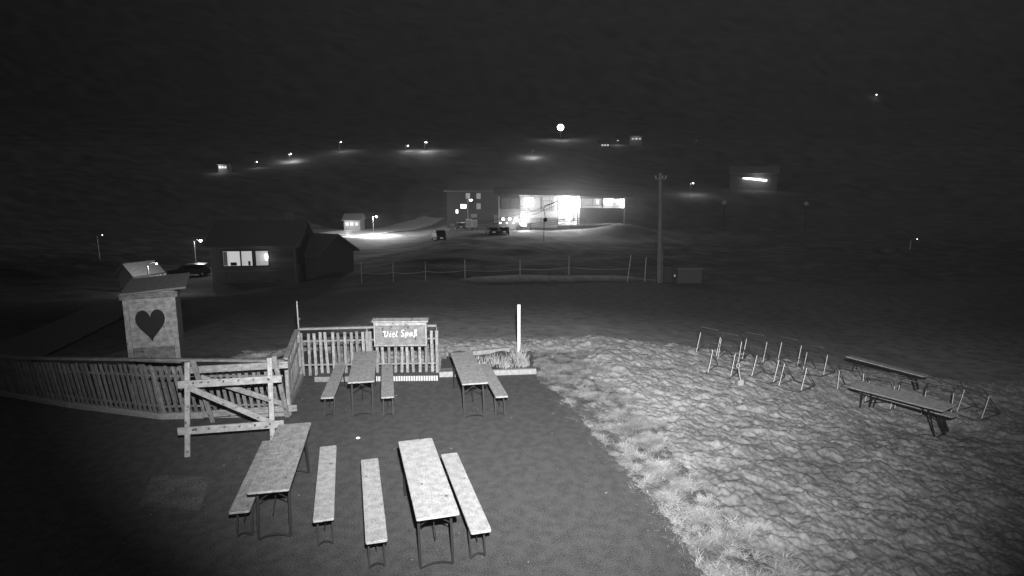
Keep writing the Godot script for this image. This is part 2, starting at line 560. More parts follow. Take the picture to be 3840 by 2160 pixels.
func trestle(called: String, label: String, category: String, l: float, w: float, h: float, top: Material, p: Vector3, yaw: float, group: String, o: Vector2) -> Node3D:
	var t := thing(called, label, category, p, yaw, group)
	var table := h > 0.6
	part("tabletop" if table else "seat", board_top(l, w, 0.027, o), top, t, at(Vector3(0, h, 0)))
	# metal edge strips under the top and two folding leg frames
	for e in [-1, 1]:
		var strip := mb()
		strip.bar(Vector3(-l / 2 + 0.05, h - 0.042, e * (w / 2 - 0.02)), Vector3(l / 2 - 0.05, h - 0.042, e * (w / 2 - 0.02)), 0.03, 0.006)
		part("batten", strip, M.metal_dark, t)
	var hw := w / 2 - (0.055 if table else 0.035)
	for e in [-1, 1]:
		var x0: float = e * (l / 2 - 0.34)
		var x1: float = e * (l / 2 - 0.20)
		var f := mb()
		f.bar(Vector3(x0, h - 0.04, -hw), Vector3(x0, h - 0.04, hw), 0.03, 0.03)
		var fr := part("leg_frame", f, M.metal_dark, t)
		for s in [-1, 1]:
			var leg := mb()
			leg.bar(Vector3(x0, h - 0.04, s * hw), Vector3(x1, 0.015, s * hw), 0.03, 0.022)
			part("leg", leg, M.metal_dark, fr)
		var ft := mb()
		var arc := []
		for k in 9:
			var q := -1.0 + k / 4.0
			arc.append(Vector3(x1, 0.012 + 0.05 * (1 - q * q), q * hw))
		ft.tube(arc, 0.012, 6)
		part("foot_bar", ft, M.metal_dark, fr)
		if table:
			var up := (h - 0.05) * 0.72
			var xm := lerpf(x1, x0, 0.72)
			var br := mb()
			br.bar(Vector3(x0, h - 0.06, -hw), Vector3(xm, up - 0.03, hw), 0.014, 0.006)
			part("brace", br, M.metal_dark, fr)
			br = mb()
			br.bar(Vector3(x0 + 0.012, h - 0.06, hw), Vector3(xm + 0.012, up - 0.03, -hw), 0.014, 0.006)
			part("brace", br, M.metal_dark, fr)
		var st := mb()
		st.bar(Vector3(x1 - e * 0.03, h * 0.45, 0), Vector3(x0 - e * 0.5, h - 0.03, 0), 0.016, 0.01)
		part("strut", st, M.metal_dark, fr)
	return t

func yaw_of(deg: float) -> float:
	# the tables' length lies along local x; deg is measured from straight ahead
	return PI / 2 - deg_to_rad(deg)

func make_furniture() -> void:
	var gt := "beer tables on the terrace"
	var gb := "beer benches on the terrace"
	var T := [
		["weathered beer table beside the wooden ski rack, a bench half under its side", "a", -3.23, -8.12, -11.0],
		["pale beer table between two benches in the row nearest the camera", "b", -1.14, -7.52, -15.7],
		["beer table standing before the picket fence under the sign box", "c", -3.10, -12.34, -10.7],
		["mottled beer table beside the kerbed grass bed", "c", -0.92, -12.25, -11.6],
	]
	var k := 0
	for a in T:
		trestle("beer_table", a[0], "table", 2.2, 0.5, 0.77, M["table_" + a[1]], Vector3(a[2], 0, a[3]), yaw_of(a[4]), gt, Vector2(0.37 * k, 0.21 * k))
		k += 1
	var B := [
		["bench pushed against the weathered table beside the ski rack", "a", -3.64, -8.16, -11.5],
		["free-standing bench next to the weathered table by the ski rack", "b", -2.59, -7.96, -15.0],
		["free-standing bench next to the pale table, facing its open side", "b", -1.84, -7.505, -15.0],
		["pale bench pushed against the far long side of the pale table, away from the rack", "b", -0.66, -7.70, -15.8],
		["cracked bench beside the table under the sign box, on the rack side", "c", -3.71, -12.30, -8.7],
		["narrow bench beside the table under the sign box, towards the grass bed", "c", -2.61, -12.32, -11.6],
		["worn bench between the mottled table and the kerbed grass bed", "c", -0.42, -12.35, -12.0],
	]
	for a in B:
		trestle("beer_bench", a[0], "bench", 2.2, 0.25, 0.47, M["table_" + a[1]], Vector3(a[2], 0, a[3]), yaw_of(a[4]), gb, Vector2(0.29 * k, 0.13 * k))
		k += 1
	# out on the snow
	trestle("beer_table", "beer table standing in the snow in front of the deck chair frames", "table", 2.2, 0.5, 0.77, M.table_c, Vector3(9.23, -1.17, -13.81), -1.093, "", Vector2(0.4, 0.9)).rotation = Vector3(0.13, -1.093, 0.053)
	trestle("beer_bench", "bench standing in the snow behind the snowbound beer table", "bench", 2.2, 0.25, 0.47, M.table_c, Vector3(9.48, -1.12, -13.98), -1.12, "", Vector2(1.4, 0.5)).rotation = Vector3(0.1, -1.12, 0.05)
	trestle("beer_bench", "lone bench out in the snow among the deck chair frames", "bench", 2.2, 0.25, 0.47, M.table_c, Vector3(10.55, -1.03, -16.7), -1.067, "", Vector2(2.4, 0.3))

func make_rack() -> void:
	var t := thing("ski_rack", "pale wooden trestle rack for skis with pegged cross boards", "ski rack", Vector3(-5.43, 0, -9.62), 0.20)
	# local: x along the rack, z negative towards the fence
	var w := 1.36
	var top := 1.42
	var lean := 0.78
	var P := func(u: float, q: float, front: bool) -> Vector3:
		return Vector3(u - (0.11 if front else 0.04) * q, q * top, (-lean * q if front else -1.56 + lean * 0.92 * q))
	for f in [true, false]:
		for u in [0.0, w]:
			var b := mb()
			b.bar(P.call(u, 0.0, f), P.call(u, 1.0, f), 0.085, 0.05, Vector3.RIGHT, 0.006)
			part("post", b, M.rack if f else M.fence, t)
	for f in [true, false]:
		for q in [0.77, 0.28] if f else [0.86, 0.13]:
			var out := 0.045 if f else -0.045
			var d := Vector3(0, 0, out)
			var bd := mb()
			bd.bar(P.call(-0.14, q, f) + d, P.call(w + 0.2, q, f) + d, 0.13, 0.035, Vector3(0, 1, 0), 0.005)
			var brd := part("board", bd, M.rack if f else M.fence, t)
			if f:
				for k in 6:
					var pg := mb()
					var at0: Vector3 = P.call(0.11 + k * 0.245, q, f) + d + Vector3(0, 0.02, 0)
					pg.tube([at0 + Vector3(0, 0, 0.01), at0 + Vector3(0.01, 0.015, 0.07)], 0.016, 8)
					part("peg", pg, M.dark_wood, brd)
		var dz := Vector3(0, 0, 0.05 if f else -0.05)
		var br := mb()
		br.bar(P.call(0.02, 0.74, f) + dz, P.call(w, 0.30 if f else 0.2, f) + dz, 0.1, 0.03, Vector3.UP, 0.004)
		part("brace", br, M.rack if f else M.fence, t)

# ---------------------------------------------------------------- fences, sign, outhouse
func slat_mesh(h: float, w: float) -> ArrayMesh:
	return mb().box(at(Vector3(0, h / 2, 0)), Vector3(w, h, 0.022), 0.003).mesh()

func fence(label: String, pts: Array, tops: Array, pitch: float, sw: float, tilt0: float, tilt1: float, mats: Array, lo: float, ratio: float, rails: Array) -> Node3D:
	# pts: base line from the corner outwards; tops: rail heights at those points
	var t := thing("picket_fence", label, "fence")
	var vars := []
	for k in 3: vars.append(slat_mesh(1.0, sw))
	var total := 0.0
	for i in pts.size() - 1: total += pts[i].distance_to(pts[i + 1])
	var run := 0.0
	for i in pts.size() - 1:
		var a: Vector3 = pts[i]
		var e: Vector3 = pts[i + 1]
		var l := a.distance_to(e)
		var dir := (e - a).normalized()
		var out := Vector3(-dir.z, 0, dir.x)
		var k := 0
		var s := pitch * 0.5
		while s < l:
			var q := (run + s) / total
			var h: float = lerpf(tops[i], tops[i + 1], s / l)
			var lean := dir * lerpf(tilt0, tilt1, q) + Vector3(rng.randf_range(-0.006, 0.006), 0, 0)
			var up := Vector3.UP + lean + dir * rng.randfn(0, 0.012)
			var hh := (h * ratio - lo) * rng.randf_range(0.985, 1.012)
			part("slat", vars[k % 3], mats[rng.randi() % mats.size()], t, Transform3D(Basis(dir, up * hh, out), a + dir * s + Vector3(0, lo, 0) + out * 0.0))
			s += pitch * rng.randf_range(0.93, 1.07)
			k += 1
		var tl0 := dir * lerpf(tilt0, tilt1, run / total)
		var tl1 := dir * lerpf(tilt0, tilt1, (run + l) / total)
		var tp := mb()
		tp.bar(a + Vector3(0, tops[i], 0) + tl0 * 0.0, e + Vector3(0, tops[i + 1], 0), 0.05, 0.1, Vector3.UP, 0.008)
		part("top_rail", tp, mats[0], t)
		for r in rails:
			var rb := mb()
			rb.bar(a + Vector3(0, tops[i] * r, 0) + tl0 * r + out * 0.032, e + Vector3(0, tops[i + 1] * r, 0) + tl1 * r * 0.9 + out * 0.032, 0.035, 0.035)
			part("rail", rb, mats[0], t)
		run += l
	return t

func add_posts(t: Node3D, list: Array, h: Array) -> void:
	for i in list.size():
		var p: Vector3 = list[i]
		var b := mb()
		b.box(at(p + Vector3(0, h[i] * 0.46, 0)), Vector3(0.075, h[i] * 0.92, 0.06), 0.008)
		b.tube([p + Vector3(0, h[i] * 0.9, 0), p + Vector3(0, h[i] - 0.02, 0)], 0.012, 6)
		part("post", b, M.fence, t)

func make_fences() -> void:
	var fm := [M.fence, wmat(M.fence.albedo_texture, 0.41, 1.7, 0.85, 0.72), wmat(M.fence.albedo_texture, 0.6, 2.3, 0.85, 1.2), wmat(M.fence.albedo_texture, 0.7, 2.0, 0.85, 0.95)]
	var shaded_mats := []  # same fence wood, darkened to paint in the weak light out there
	for k in 4: shaded_mats.append(wmat(M.fence.albedo_texture, 0.45 + 0.08 * k, 1.7 + 0.2 * k, 0.9, [0.72, 0.55, 0.8, 0.65][k]))
	var a := Vector3(-4.42, 0, -11.49)
	var t := fence("long grey picket fence behind the ski rack, running into the dark", [a, Vector3(-6.78, 0, -11.32), Vector3(-8.99, 0, -11.93), Vector3(-10.29, 0, -12.38), Vector3(-12.2, 0, -13.1)], [1.12, 1.19, 1.03, 0.91, 0.82], 0.12, 0.062, 0.085, 0.34, shaded_mats, 0.1, 0.9, [0.72, 0.2])
	add_posts(t, [a + Vector3(0.03, 0, 0.0)], [1.1])
	var c := Vector3(-4.97, 0, -13.85)
	fence("short picket fence running away from the rack to the corner stake", [a + Vector3(-0.02, 0, -0.1), c + Vector3(0, 0, 0.1)], [1.12, 1.17], 0.118, 0.066, 0, 0, fm, 0.06, 0.92, [0.74, 0.24])
	t = fence("picket fence across the terrace front carrying the sign box", [c, Vector3(-1.76, 0, -13.96)], [1.18, 1.24], 0.146, 0.066, -0.0, -0.0, fm, 0.05, 0.915, [0.745, 0.26])
	add_posts(t, [Vector3(-4.95, 0, -13.8), Vector3(-3.39, 0, -13.93), Vector3(-1.76, 0, -13.93)], [1.17, 1.2, 1.23])
	for o in t.get_children():
		if String(o.name).begins_with("rail"): o.position.z -= 0.06

func stroke(b: MB, pts: Array, w: float) -> void:
	# a brush stroke of painted lettering: flat, with round ends
	var cv := Curve2D.new()
	for i in pts.size():
		var d: Vector2 = (pts[mini(i + 1, pts.size() - 1)] - pts[maxi(i - 1, 0)]) / 6.0
		cv.add_point(pts[i], -d, d)
	cv.bake_interval = w * 0.5
	var q := []
	for p in cv.get_baked_points(): q.append(Vector3(p.x, p.y, 0))
	var s := b.v.size()
	b.tube(q, w / 2, 8)
	for i in range(s, b.v.size()):
		b.v[i].z *= 0.25

func make_sign() -> void:
	var t := thing("sign_box", "pale wooden box sign reading Viel Spaß on the picket fence", "sign", Vector3(-2.55, 0, -13.62), 0.03)
	var w := 1.2
	var y0 := 0.83
	var y1 := 1.41
	var b := mb()
	b.box(at(Vector3(0, (y0 + y1) / 2, -0.11)), Vector3(w - 0.04, y1 - y0 - 0.03, 0.03))
	part("back_board", b, M.fence, t)
	b = mb()
	b.box(at(Vector3(0, 1.085, -0.02)), Vector3(w - 0.07, 0.43, 0.022))
	part("face_board", b, M.sign, t)
	b = mb()
	b.box(Transform3D(Basis(Vector3.RIGHT, -0.25), Vector3(0, 1.355, -0.012)), Vector3(w - 0.07, 0.09, 0.022), 0.004)
	part("upper_board", b, wmat(M.rack.albedo_texture, 0.6, 1.6, 0.7, 0.75), t)
	b = mb()
	b.box(at(Vector3(0, y0 + 0.022, -0.012)), Vector3(w - 0.066, 0.044, 0.05), 0.004)
	part("bottom_board", b, wmat(M.rack.albedo_texture, 0.5, 1.3, 0.7, 0.65), t)
	for s in [-1, 1]:
		b = mb()
		b.box(at(Vector3(s * (w / 2 - 0.016), (y0 + y1) / 2, -0.05)), Vector3(0.032, y1 - y0, 0.16), 0.003)
		part("side_board", b, M.rack, t)
	b = mb()
	b.box(Transform3D(Basis(Vector3.RIGHT, 0.12), Vector3(0, 1.432, -0.04)), Vector3(w + 0.08, 0.034, 0.24), 0.005)
	part("cover_board", b, wmat(M.rack.albedo_texture, 0.5, 1.0, 0.75, 0.8), t)
	# lettering, in face coordinates: 1860 units across the face board
	var L := [
		[[560, 625], [610, 580], [628, 600], [604, 690], [606, 770], [640, 796], [690, 750], [728, 660], [722, 585]],
		[[822, 655], [795, 730], [802, 785], [838, 778]], [[826, 592], [838, 586]],
		[[890, 730], [950, 705], [965, 668], [935, 648], [895, 690], [884, 745], [900, 785], [935, 795], [975, 775]],
		[[1070, 565], [1062, 620], [1035, 700], [1030, 765], [1050, 780], [1085, 768]],
		[[1328, 570], [1300, 548], [1255, 560], [1240, 605], [1290, 670], [1318, 730], [1290, 778], [1222, 768]],
		[[1402, 640], [1385, 740], [1372, 832]], [[1396, 670], [1435, 632], [1475, 650], [1468, 715], [1425, 760], [1395, 750]],
		[[1640, 650], [1600, 632], [1555, 680], [1535, 745], [1560, 772], [1605, 725], [1640, 645], [1625, 730], [1640, 775]],
		[[1697, 828], [1720, 720], [1738, 590], [1765, 525], [1798, 540], [1795, 600], [1760, 648], [1795, 690], [1788, 745], [1752, 768]],
	]
	var words := mb()
	var k := (w - 0.07) / 1860.0
	for s in L:
		var pts := []
		for p in s: pts.append(Vector2((p[0] - 1200) * k, 1.085 - (p[1] - 740) * k))
		stroke(words, pts, 0.021)
	part("lettering", words, M.letter, t, at(Vector3(0, 0, -0.0075)))

func heart(cx: float, cy: float, w: float, h: float) -> PackedVector2Array:
	var p := PackedVector2Array()
	for i in 40:
		var a := TAU * i / 40.0
		p.append(Vector2(cx + w / 32.0 * 16 * pow(sin(a), 3), cy + h / 29.0 * (13 * cos(a) - 5 * cos(2 * a) - 2 * cos(3 * a) - cos(4 * a)) + h * 0.08))
	return p

func make_outhouse() -> void:
	var t := thing("outhouse", "weathered wooden outhouse with a heart cut in its front", "outhouse", Vector3(-7.90, -0.47, -13.1), 0.42)
	var w := 1.0
	var d := 1.2
	var h := 2.66
	# front wall with a heart-shaped opening, cut along a seam from the base to the tip
	var hp := heart(-0.02, 1.9, 0.57, 0.74)
	var tip := 20
	var poly := PackedVector2Array([Vector2(hp[tip].x, 1.44), Vector2(w / 2 - 0.1, 1.44), Vector2(w / 2 - 0.1, h), Vector2(-w / 2 + 0.1, h), Vector2(-w / 2 + 0.1, 1.44), Vector2(hp[tip].x - 0.0004, 1.44)])
	for i in 41:
		var q := hp[(tip + i) % 40]
		if i == 0: q.x -= 0.0004
		poly.append(q)
	# walk the heart the other way round the outline
	var area := 0.0
	for i in poly.size(): area += poly[i].cross(poly[(i + 1) % poly.size()])
	var b := mb()
	b.prism(at(Vector3.ZERO), poly, 0.03)
	part("front_wall", b, M.outhouse, t)
	b = mb()
	b.prism(at(Vector3(0, 0, -0.045)), heart(-0.02, 1.9, 0.63, 0.80), 0.01)
	part("heart", b, M.black, t)
	b = mb()
	b.box(at(Vector3(0, 0.72, -0.02)), Vector3(w - 0.2, 1.436, 0.03))
	part("lower_panel", b, wmat(M.outhouse.albedo_texture, 0.5, 1.6, 0.9, 0.55), t)
	b = mb()
	b.box(at(Vector3(0.12, 1.44, 0.005)), Vector3(w - 0.42, 0.03, 0.03))
	part("ledge", b, M.outhouse, t)
	for s in [-1, 1]:
		b = mb()
		b.box(at(Vector3(s * (w / 2 - 0.05), h / 2, 0.01)), Vector3(0.1, h, 0.06), 0.006)
		part("corner_board", b, M.outhouse, t)
		b = mb()
		b.box(at(Vector3(s * (w / 2 - 0.02), h / 2, -d / 2 - 0.04)), Vector3(0.03, h, d))
		part("side_wall", b, M.dark_wood, t)
	b = mb()
	b.box(at(Vector3(0, h / 2, -d - 0.05)), Vector3(w - 0.08, h, 0.03))
	part("back_wall", b, M.dark_wood, t)
	b = mb()
	b.box(at(Vector3(0, h - 0.08, 0.03)), Vector3(w + 0.1, 0.12, 0.03))
	part("fascia", b, wmat(M.outhouse.albedo_texture, 0.5, 1.6, 0.9, 0.6), t)
	b = mb()
	b.box(Transform3D(Basis(Vector3(0, 0, 1), 0.06) * Basis(Vector3.RIGHT, 0.06), Vector3(0.1, h + 0.07, -d / 2 - 0.12)), Vector3(w + 0.26, 0.045, d + 0.45), 0.01)
	part("roof", b, M.roof, t)

# ---------------------------------------------------------------- bed, posts, small things
func make_bed() -> void:
	var t := thing("raised_bed", "low kerbed planting bed at the end of the terrace", "planting bed", Vector3(0, 0, 0))
	var b := mb()
	b.bar(Vector3(-1.72, 0.065, -13.92), Vector3(0.58, 0.065, -14.17), 0.13, 0.12, Vector3.UP, 0.012)
	part("front_kerb", b, wmat(M.concrete.albedo_texture, 0.8, 0.8, 0.9, 1.25), t)
	b = mb()
	b.bar(Vector3(-1.05, 0.1, -15.62), Vector3(-0.06, 0.12, -15.92), 0.12, 0.12, Vector3.UP, 0.012)
	part("rear_beam", b, wmat(M.concrete.albedo_texture, 0.8, 0.8, 0.9, 1.1), t)
	b = mb()
	for j in 7:
		for i in 9:
			b.put(Vector3(-1.68 + 2.2 * i / 8.0, 0.05 + 0.05 * sin(i * 1.7 + j) + 0.03 * sin(j * 2.3), -14.0 - 1.75 * j / 6.0 - 0.1 * i / 8.0), Vector3.UP, Vector2(i, j))
	grid(b, 7, 9)
	part("soil", b, M.soil, t)
	# pale dry grass standing in the bed
	b = mb()
	for spot in [[-0.75, -14.5, 0.2, 0.26], [-0.45, -14.75, 0.22, 0.28], [-0.15, -14.5, 0.16, 0.3], [-0.1, -15.0, 0.2, 0.24], [0.2, -14.7, 0.2, 0.36], [0.12, -15.2, 0.2, 0.5], [-0.5, -15.2, 0.3, 0.24], [0.33, -14.45, 0.14, 0.3], [-0.95, -15.0, 0.2, 0.22], [0.28, -15.15, 0.15, 0.3]]:
		for k in 80:
			var p := Vector3(spot[0] + rng.randfn(0, spot[2] * 0.5), 0.05, spot[1] + rng.randfn(0, spot[2] * 0.5))
			blade(b, p, spot[3] * rng.randf_range(0.3, 0.85), 0.015, 0.35)
	var g := part("ornamental_grass", b, M.straw, self)
	tag(g, "dry pale grass standing in the kerbed planting bed round the white post", "grass", "", "stuff")
	# dark slab beside the bed
	var s := thing("stone_slab", "dark flat slab lying between the picket fence and the planting bed", "slab", Vector3(-1.58, 0.12, -14.55), 0.1)
	b = mb()
	b.box(at(Vector3(0, 0, 0)), Vector3(0.32, 0.05, 0.85), 0.01)
	part("slab", b, M.soil, s)
	# white marker post
	var w := thing("marker_post", "white square post standing in the planting bed", "post", Vector3(0.18, 0.0, -15.55))
	b = mb()
	b.box(at(Vector3(0, 0.7, 0)), Vector3(0.075, 1.4, 0.05), 0.006)
	part("shaft", b, M.white, w)
	b = mb()
	b.box(at(Vector3(0, 1.407, 0)), Vector3(0.08, 0.02, 0.055), 0.004)
	part("cap", b, M.white, w)
	# stake behind the fence corner
	var k2 := thing("snow_stake", "thin upright stake behind the fence corner", "stake", Vector3(-5.12, -0.05, -14.3))
	b = mb()
	b.tube([Vector3(0.02, 0, 0), Vector3(0, 1.8, 0)], 0.016, 8)
	part("shaft", b, wmat(M.fence.albedo_texture, 0.5, 2, 0.8, 1.6), k2)
	b = mb()
	b.bar(Vector3(-0.01, 1.37, 0.02), Vector3(0.07, 1.375, 0.02), 0.015, 0.015)
	part("peg", b, M.fence, k2)
	# low grating step in front of the sign fence
	var st := thing("grating_step", "low pale step with a ribbed metal front below the sign fence", "step", Vector3(-4.55, 0, -13.56), 0.035)
	b = mb()
	b.box(at(Vector3(1.42, 0.055, -0.15)), Vector3(2.84, 0.11, 0.3), 0.008)
	part("tread", b, wmat(M.concrete.albedo_texture, 0.8, 0.8, 0.9, 0.35), st)
	b = mb()
	b.box(at(Vector3(0.55, 0.06, 0.012)), Vector3(1.1, 0.12, 0.02), 0.004)
	part("front_board", b, wmat(M.concrete.albedo_texture, 0.8, 0.8, 0.9, 0.9), st)
	b = mb()
	b.box(at(Vector3(1.97, 0.06, 0.008)), Vector3(1.73, 0.12, 0.012))
	var gr := part("front_grating", b, wmat(M.concrete.albedo_texture, 0.8, 0.8, 0.9, 0.8), st)
	b = mb()
	for i in 30:
		b.box(at(Vector3(1.13 + i * 0.058, 0.06, 0.02)), Vector3(0.026, 0.118, 0.014), 0.003)
	var ribs := part("rib", b, mat(0.6, 0.6), gr)
	ribs.set_meta("kind", "stuff")
	# shiny stud set in the asphalt
	var sd := bp_stud(Vector3(-2.77, 0, -10.4))
	tag(sd, "bright reflecting stud set in the asphalt between the first two table rows", "stud")

func bp_stud(p: Vector3) -> Node3D:
	var o := part("reflector_stud", mb().lathe(at(Vector3.ZERO), [Vector2(0.04, 0.0), Vector2(0.035, 0.012), Vector2(0.015, 0.022), Vector2(0.001, 0.024)], 10), M.letter, self)
	o.position = p
	return o

func blade(b: MB, p: Vector3, h: float, w: float, bend: float) -> void:
	var g := rng.randf() * TAU
	var side := Vector3(cos(g), 0, sin(g)) * w / 2
	var dir := Vector3(rng.randfn(0, bend), 0, rng.randfn(0, bend)) * h
	var a := rng.randf_range(0.55, 1.25)
	b.col = Color(a, a, a)
	var m := p + Vector3(0, h * 0.55, 0) + dir * 0.35
	var e := p + Vector3(0, h, 0) + dir
	var nn := side.cross(e - p).normalized()
	var s := b.v.size()
	for q in [p - side, p + side, m - side * 0.8, m + side * 0.8, e]: b.put(q, nn, Vector2.ZERO)
	b.ix.append_array([s, s + 2, s + 1, s + 1, s + 2, s + 3, s + 2, s + 4, s + 3])

func make_grass() -> void:
	var b := MB.new()
	for k in 8:
		blade(b, Vector3(rng.randfn(0, 0.03), 0, rng.randfn(0, 0.02)), rng.randf_range(0.018, 0.045), 0.0055, 2.4)
	var mm := MultiMesh.new()
	mm.transform_format = MultiMesh.TRANSFORM_3D
	mm.use_colors = true
	mm.mesh = b.mesh()
	var xs: Array[Transform3D] = []
	var cs := PackedColorArray()
	for i in 60000:
		var z := -rng.randf_range(3.6, 16.2)
		var x := edge(AX, z) + rng.randf_range(-0.16, 3.2)
		var s := snow_depth(x, z) + nz.get_noise_2d(x * 1.1, z * 1.1) * 0.45
		if s > 0.3: continue
		if z < -14.0 and x < 0.6: continue
		var q := nz2.get_noise_2d(x * 1.5 + 3, z * 1.5)
		var e := x - edge(AX, z)
		if e < 0.05 + 0.12 * q and rng.randf() > 0.3: continue
		if rng.randf() > 0.55 + 1.0 * q: continue
		if z > -14.2 and z < -9.8 and nz.get_noise_2d(x * 0.9, z * 0.7 + 20) > 0.12 and rng.randf() < 0.8: continue
		var sc := rng.randf_range(0.7, 1.5)
		xs.append(Transform3D(Basis(Vector3.UP, rng.randf() * TAU).scaled(Vector3(sc, sc * rng.randf_range(0.5, 1.1), sc)), Vector3(x, ground(x, z) - 0.03, z)))
		var a := clampf(0.85 + 0.5 * nz.get_noise_2d(x * 2.0, z * 2.0 + 50) + rng.randfn(0, 0.3), 0.25, 1.9)
		cs.append(Color(a, a, a))
	mm.instance_count = xs.size()
	for i in xs.size():
		mm.set_instance_transform(i, xs[i])
		mm.set_instance_color(i, cs[i])
	var o := MultiMeshInstance3D.new()
	o.name = "grass"
	o.multimesh = mm
	o.material_override = M.grass
	add_child(o)
	tag(o, "flattened dry grass between the asphalt edge and the dirty snow", "grass", "", "stuff")

func make_grit() -> void:
	var mm := MultiMesh.new()
	mm.transform_format = MultiMesh.TRANSFORM_3D
	mm.mesh = mb().box(Transform3D(), Vector3(0.03, 0.006, 0.012), 0.002).mesh()
	mm.instance_count = 170
	for i in 170:
		var z := -rng.randf_range(5.5, 13.3)
		var x := lerpf(-6.0, edge(AX, z) - 0.1, pow(rng.randf(), 0.8))
		var sc := 0.3 + 0.8 * pow(rng.randf(), 3.0)
		mm.set_instance_transform(i, Transform3D(Basis(Vector3.UP, rng.randf() * TAU).scaled(Vector3.ONE * sc), Vector3(x, 0.004, z)))
	var o := MultiMeshInstance3D.new()
	o.name = "grit"
	o.multimesh = mm
	o.material_override = mat(0.32)
	add_child(o)
	tag(o, "scattered pale straw and grit lying on the asphalt", "grit", "", "stuff")

func make_chairs() -> void:
	var w := 0.54
	var t := thing("deck_chair_frame", "", "deck chair", Vector3.ZERO, 0.0, "bare deck chair frames in the snow")
	var b := mb()
	var arc := [Vector3(-w / 2, 0.03, -0.76), Vector3(-w / 2, 0.73, -0.02)]
	for k in 5:
		var g := PI / 2 * k / 4.0
		arc.append(Vector3(-w / 2 + 0.07 - 0.07 * cos(g), 0.75 + 0.055 * sin(g), 0.0 + 0.06 * sin(g)))
	for k in 5:
		var g := PI / 2 * (1 - k / 4.0)
		arc.append(Vector3(w / 2 - 0.07 + 0.07 * cos(g), 0.75 + 0.055 * sin(g), 0.0 + 0.06 * sin(g)))
	arc.append(Vector3(w / 2, 0.73, -0.02))
	arc.append(Vector3(w / 2, 0.03, -0.76))
	b.tube(arc, 0.010, 8)
	part("back_frame", b, M.frame, t)
	for s in [-1, 1]:
		b = mb()
		b.tube([Vector3(s * (w / 2 + 0.014), 0.57, -0.21), Vector3(s * (w / 2 + 0.014), 0.0, 0.0)], 0.0085, 8)
		part("support_rod", b, M.rod, t)
	b = mb()
	b.tube([Vector3(-w / 2 - 0.03, 0.04, -0.66), Vector3(-w / 2 - 0.03, 0.02, 0.1), Vector3(-w / 2, 0.02, 0.2), Vector3(w / 2, 0.02, 0.2), Vector3(w / 2 + 0.03, 0.02, 0.1), Vector3(w / 2 + 0.03, 0.04, -0.66)], 0.0115, 8)
	part("seat_frame", b, M.frame, t)
	b = mb()
	b.tube([Vector3(-w / 2, 0.04, -0.66), Vector3(w / 2, 0.04, -0.66)], 0.01, 6)
	part("cross_bar", b, M.frame, t)
	# middle of the rod feet, heading of the width axis
	var C := [
		[5.55, -16.95, 28.0, "deck chair frame at the end of the back row, nearest the white post"],
		[6.02, -16.5, 32.0, "deck chair frame close behind the shovel, half hidden by the one before it"],
		[5.27, -14.98, 30.0, "deck chair frame beside the small shovel, nearest the white post"],
		[6.88, -16.92, 32.0, "tall-looking deck chair frame in the back row, second from the white post"],
		[6.40, -15.04, 40.0, "deck chair frame in the front row, next beyond the small shovel"],
		[7.97, -17.10, 42.0, "deck chair frame in the back row, third from the white post"],
		[6.96, -14.70, 46.0, "deck chair frame at the end of the front row, before the gap to the tables"],
		[8.37, -16.39, 46.0, "deck chair frame ending the back row before the gap to the far table"],
		[8.76, -15.22, 35.0, "deck chair frame between the two snowbound tables, nearest the shovel"],
		[9.24, -14.76, 37.0, "deck chair frame right behind the near snowbound table, second of four"],
		[9.95, -14.65, 30.0, "deck chair frame behind the near snowbound table, third of four"],
		[10.57, -14.50, 29.0, "deck chair frame behind the near snowbound table, last of four"],
		[11.33, -14.43, 62.0, "deck chair frame standing alone in the dark beyond the tables"],
	]
	for i in C.size():
		var a: Array = C[i]
		var p := Vector3(a[0], ground(a[0], a[1]) + 0.07, a[1])
		var yaw := -deg_to_rad(a[2] + 6.0)
		var q: Node3D = t
		if i == 0:
			t.position = p
			t.rotation.y = yaw
			t.set_meta("label", a[3])
		else: q = copy(t, p, yaw, a[3])
		q.rotation.x = rng.randfn(0, 0.035)
		q.rotation.z = rng.randfn(0, 0.05) - 0.03

func make_shovel() -> void:
	var t := thing("snow_shovel", "small pale snow shovel stuck upright in the snow", "shovel", Vector3(5.53, -0.34, -14.27), 0.25)
	var b := mb()
	b.tube([Vector3(0.02, 0.13, 0), Vector3(-0.03, 0.44, -0.04)], 0.013, 8)
	part("shaft", b, M.shovel, t)
	b = mb()
	var ring := []
	for k in 13:
		var g := TAU * k / 12.0
		ring.append(Vector3(-0.04 + 0.042 * cos(g), 0.505 + 0.055 * sin(g) - 0.012 * absf(cos(g)), -0.045))
	b.tube(ring, 0.012, 6)
	part("handle", b, M.shovel, t)
	b = mb()
	b.prism(Transform3D(Basis(Vector3.RIGHT, 0.1), Vector3(0.03, 0, 0)), PackedVector2Array([Vector2(-0.065, -0.03), Vector2(0.08, -0.03), Vector2(0.08, 0.12), Vector2(0.06, 0.14), Vector2(0.035, 0.14), Vector2(0.025, 0.16), Vector2(-0.03, 0.16), Vector2(-0.04, 0.14), Vector2(-0.055, 0.13), Vector2(-0.072, 0.1)]), 0.012)
	part("blade", b, M.shovel, t)

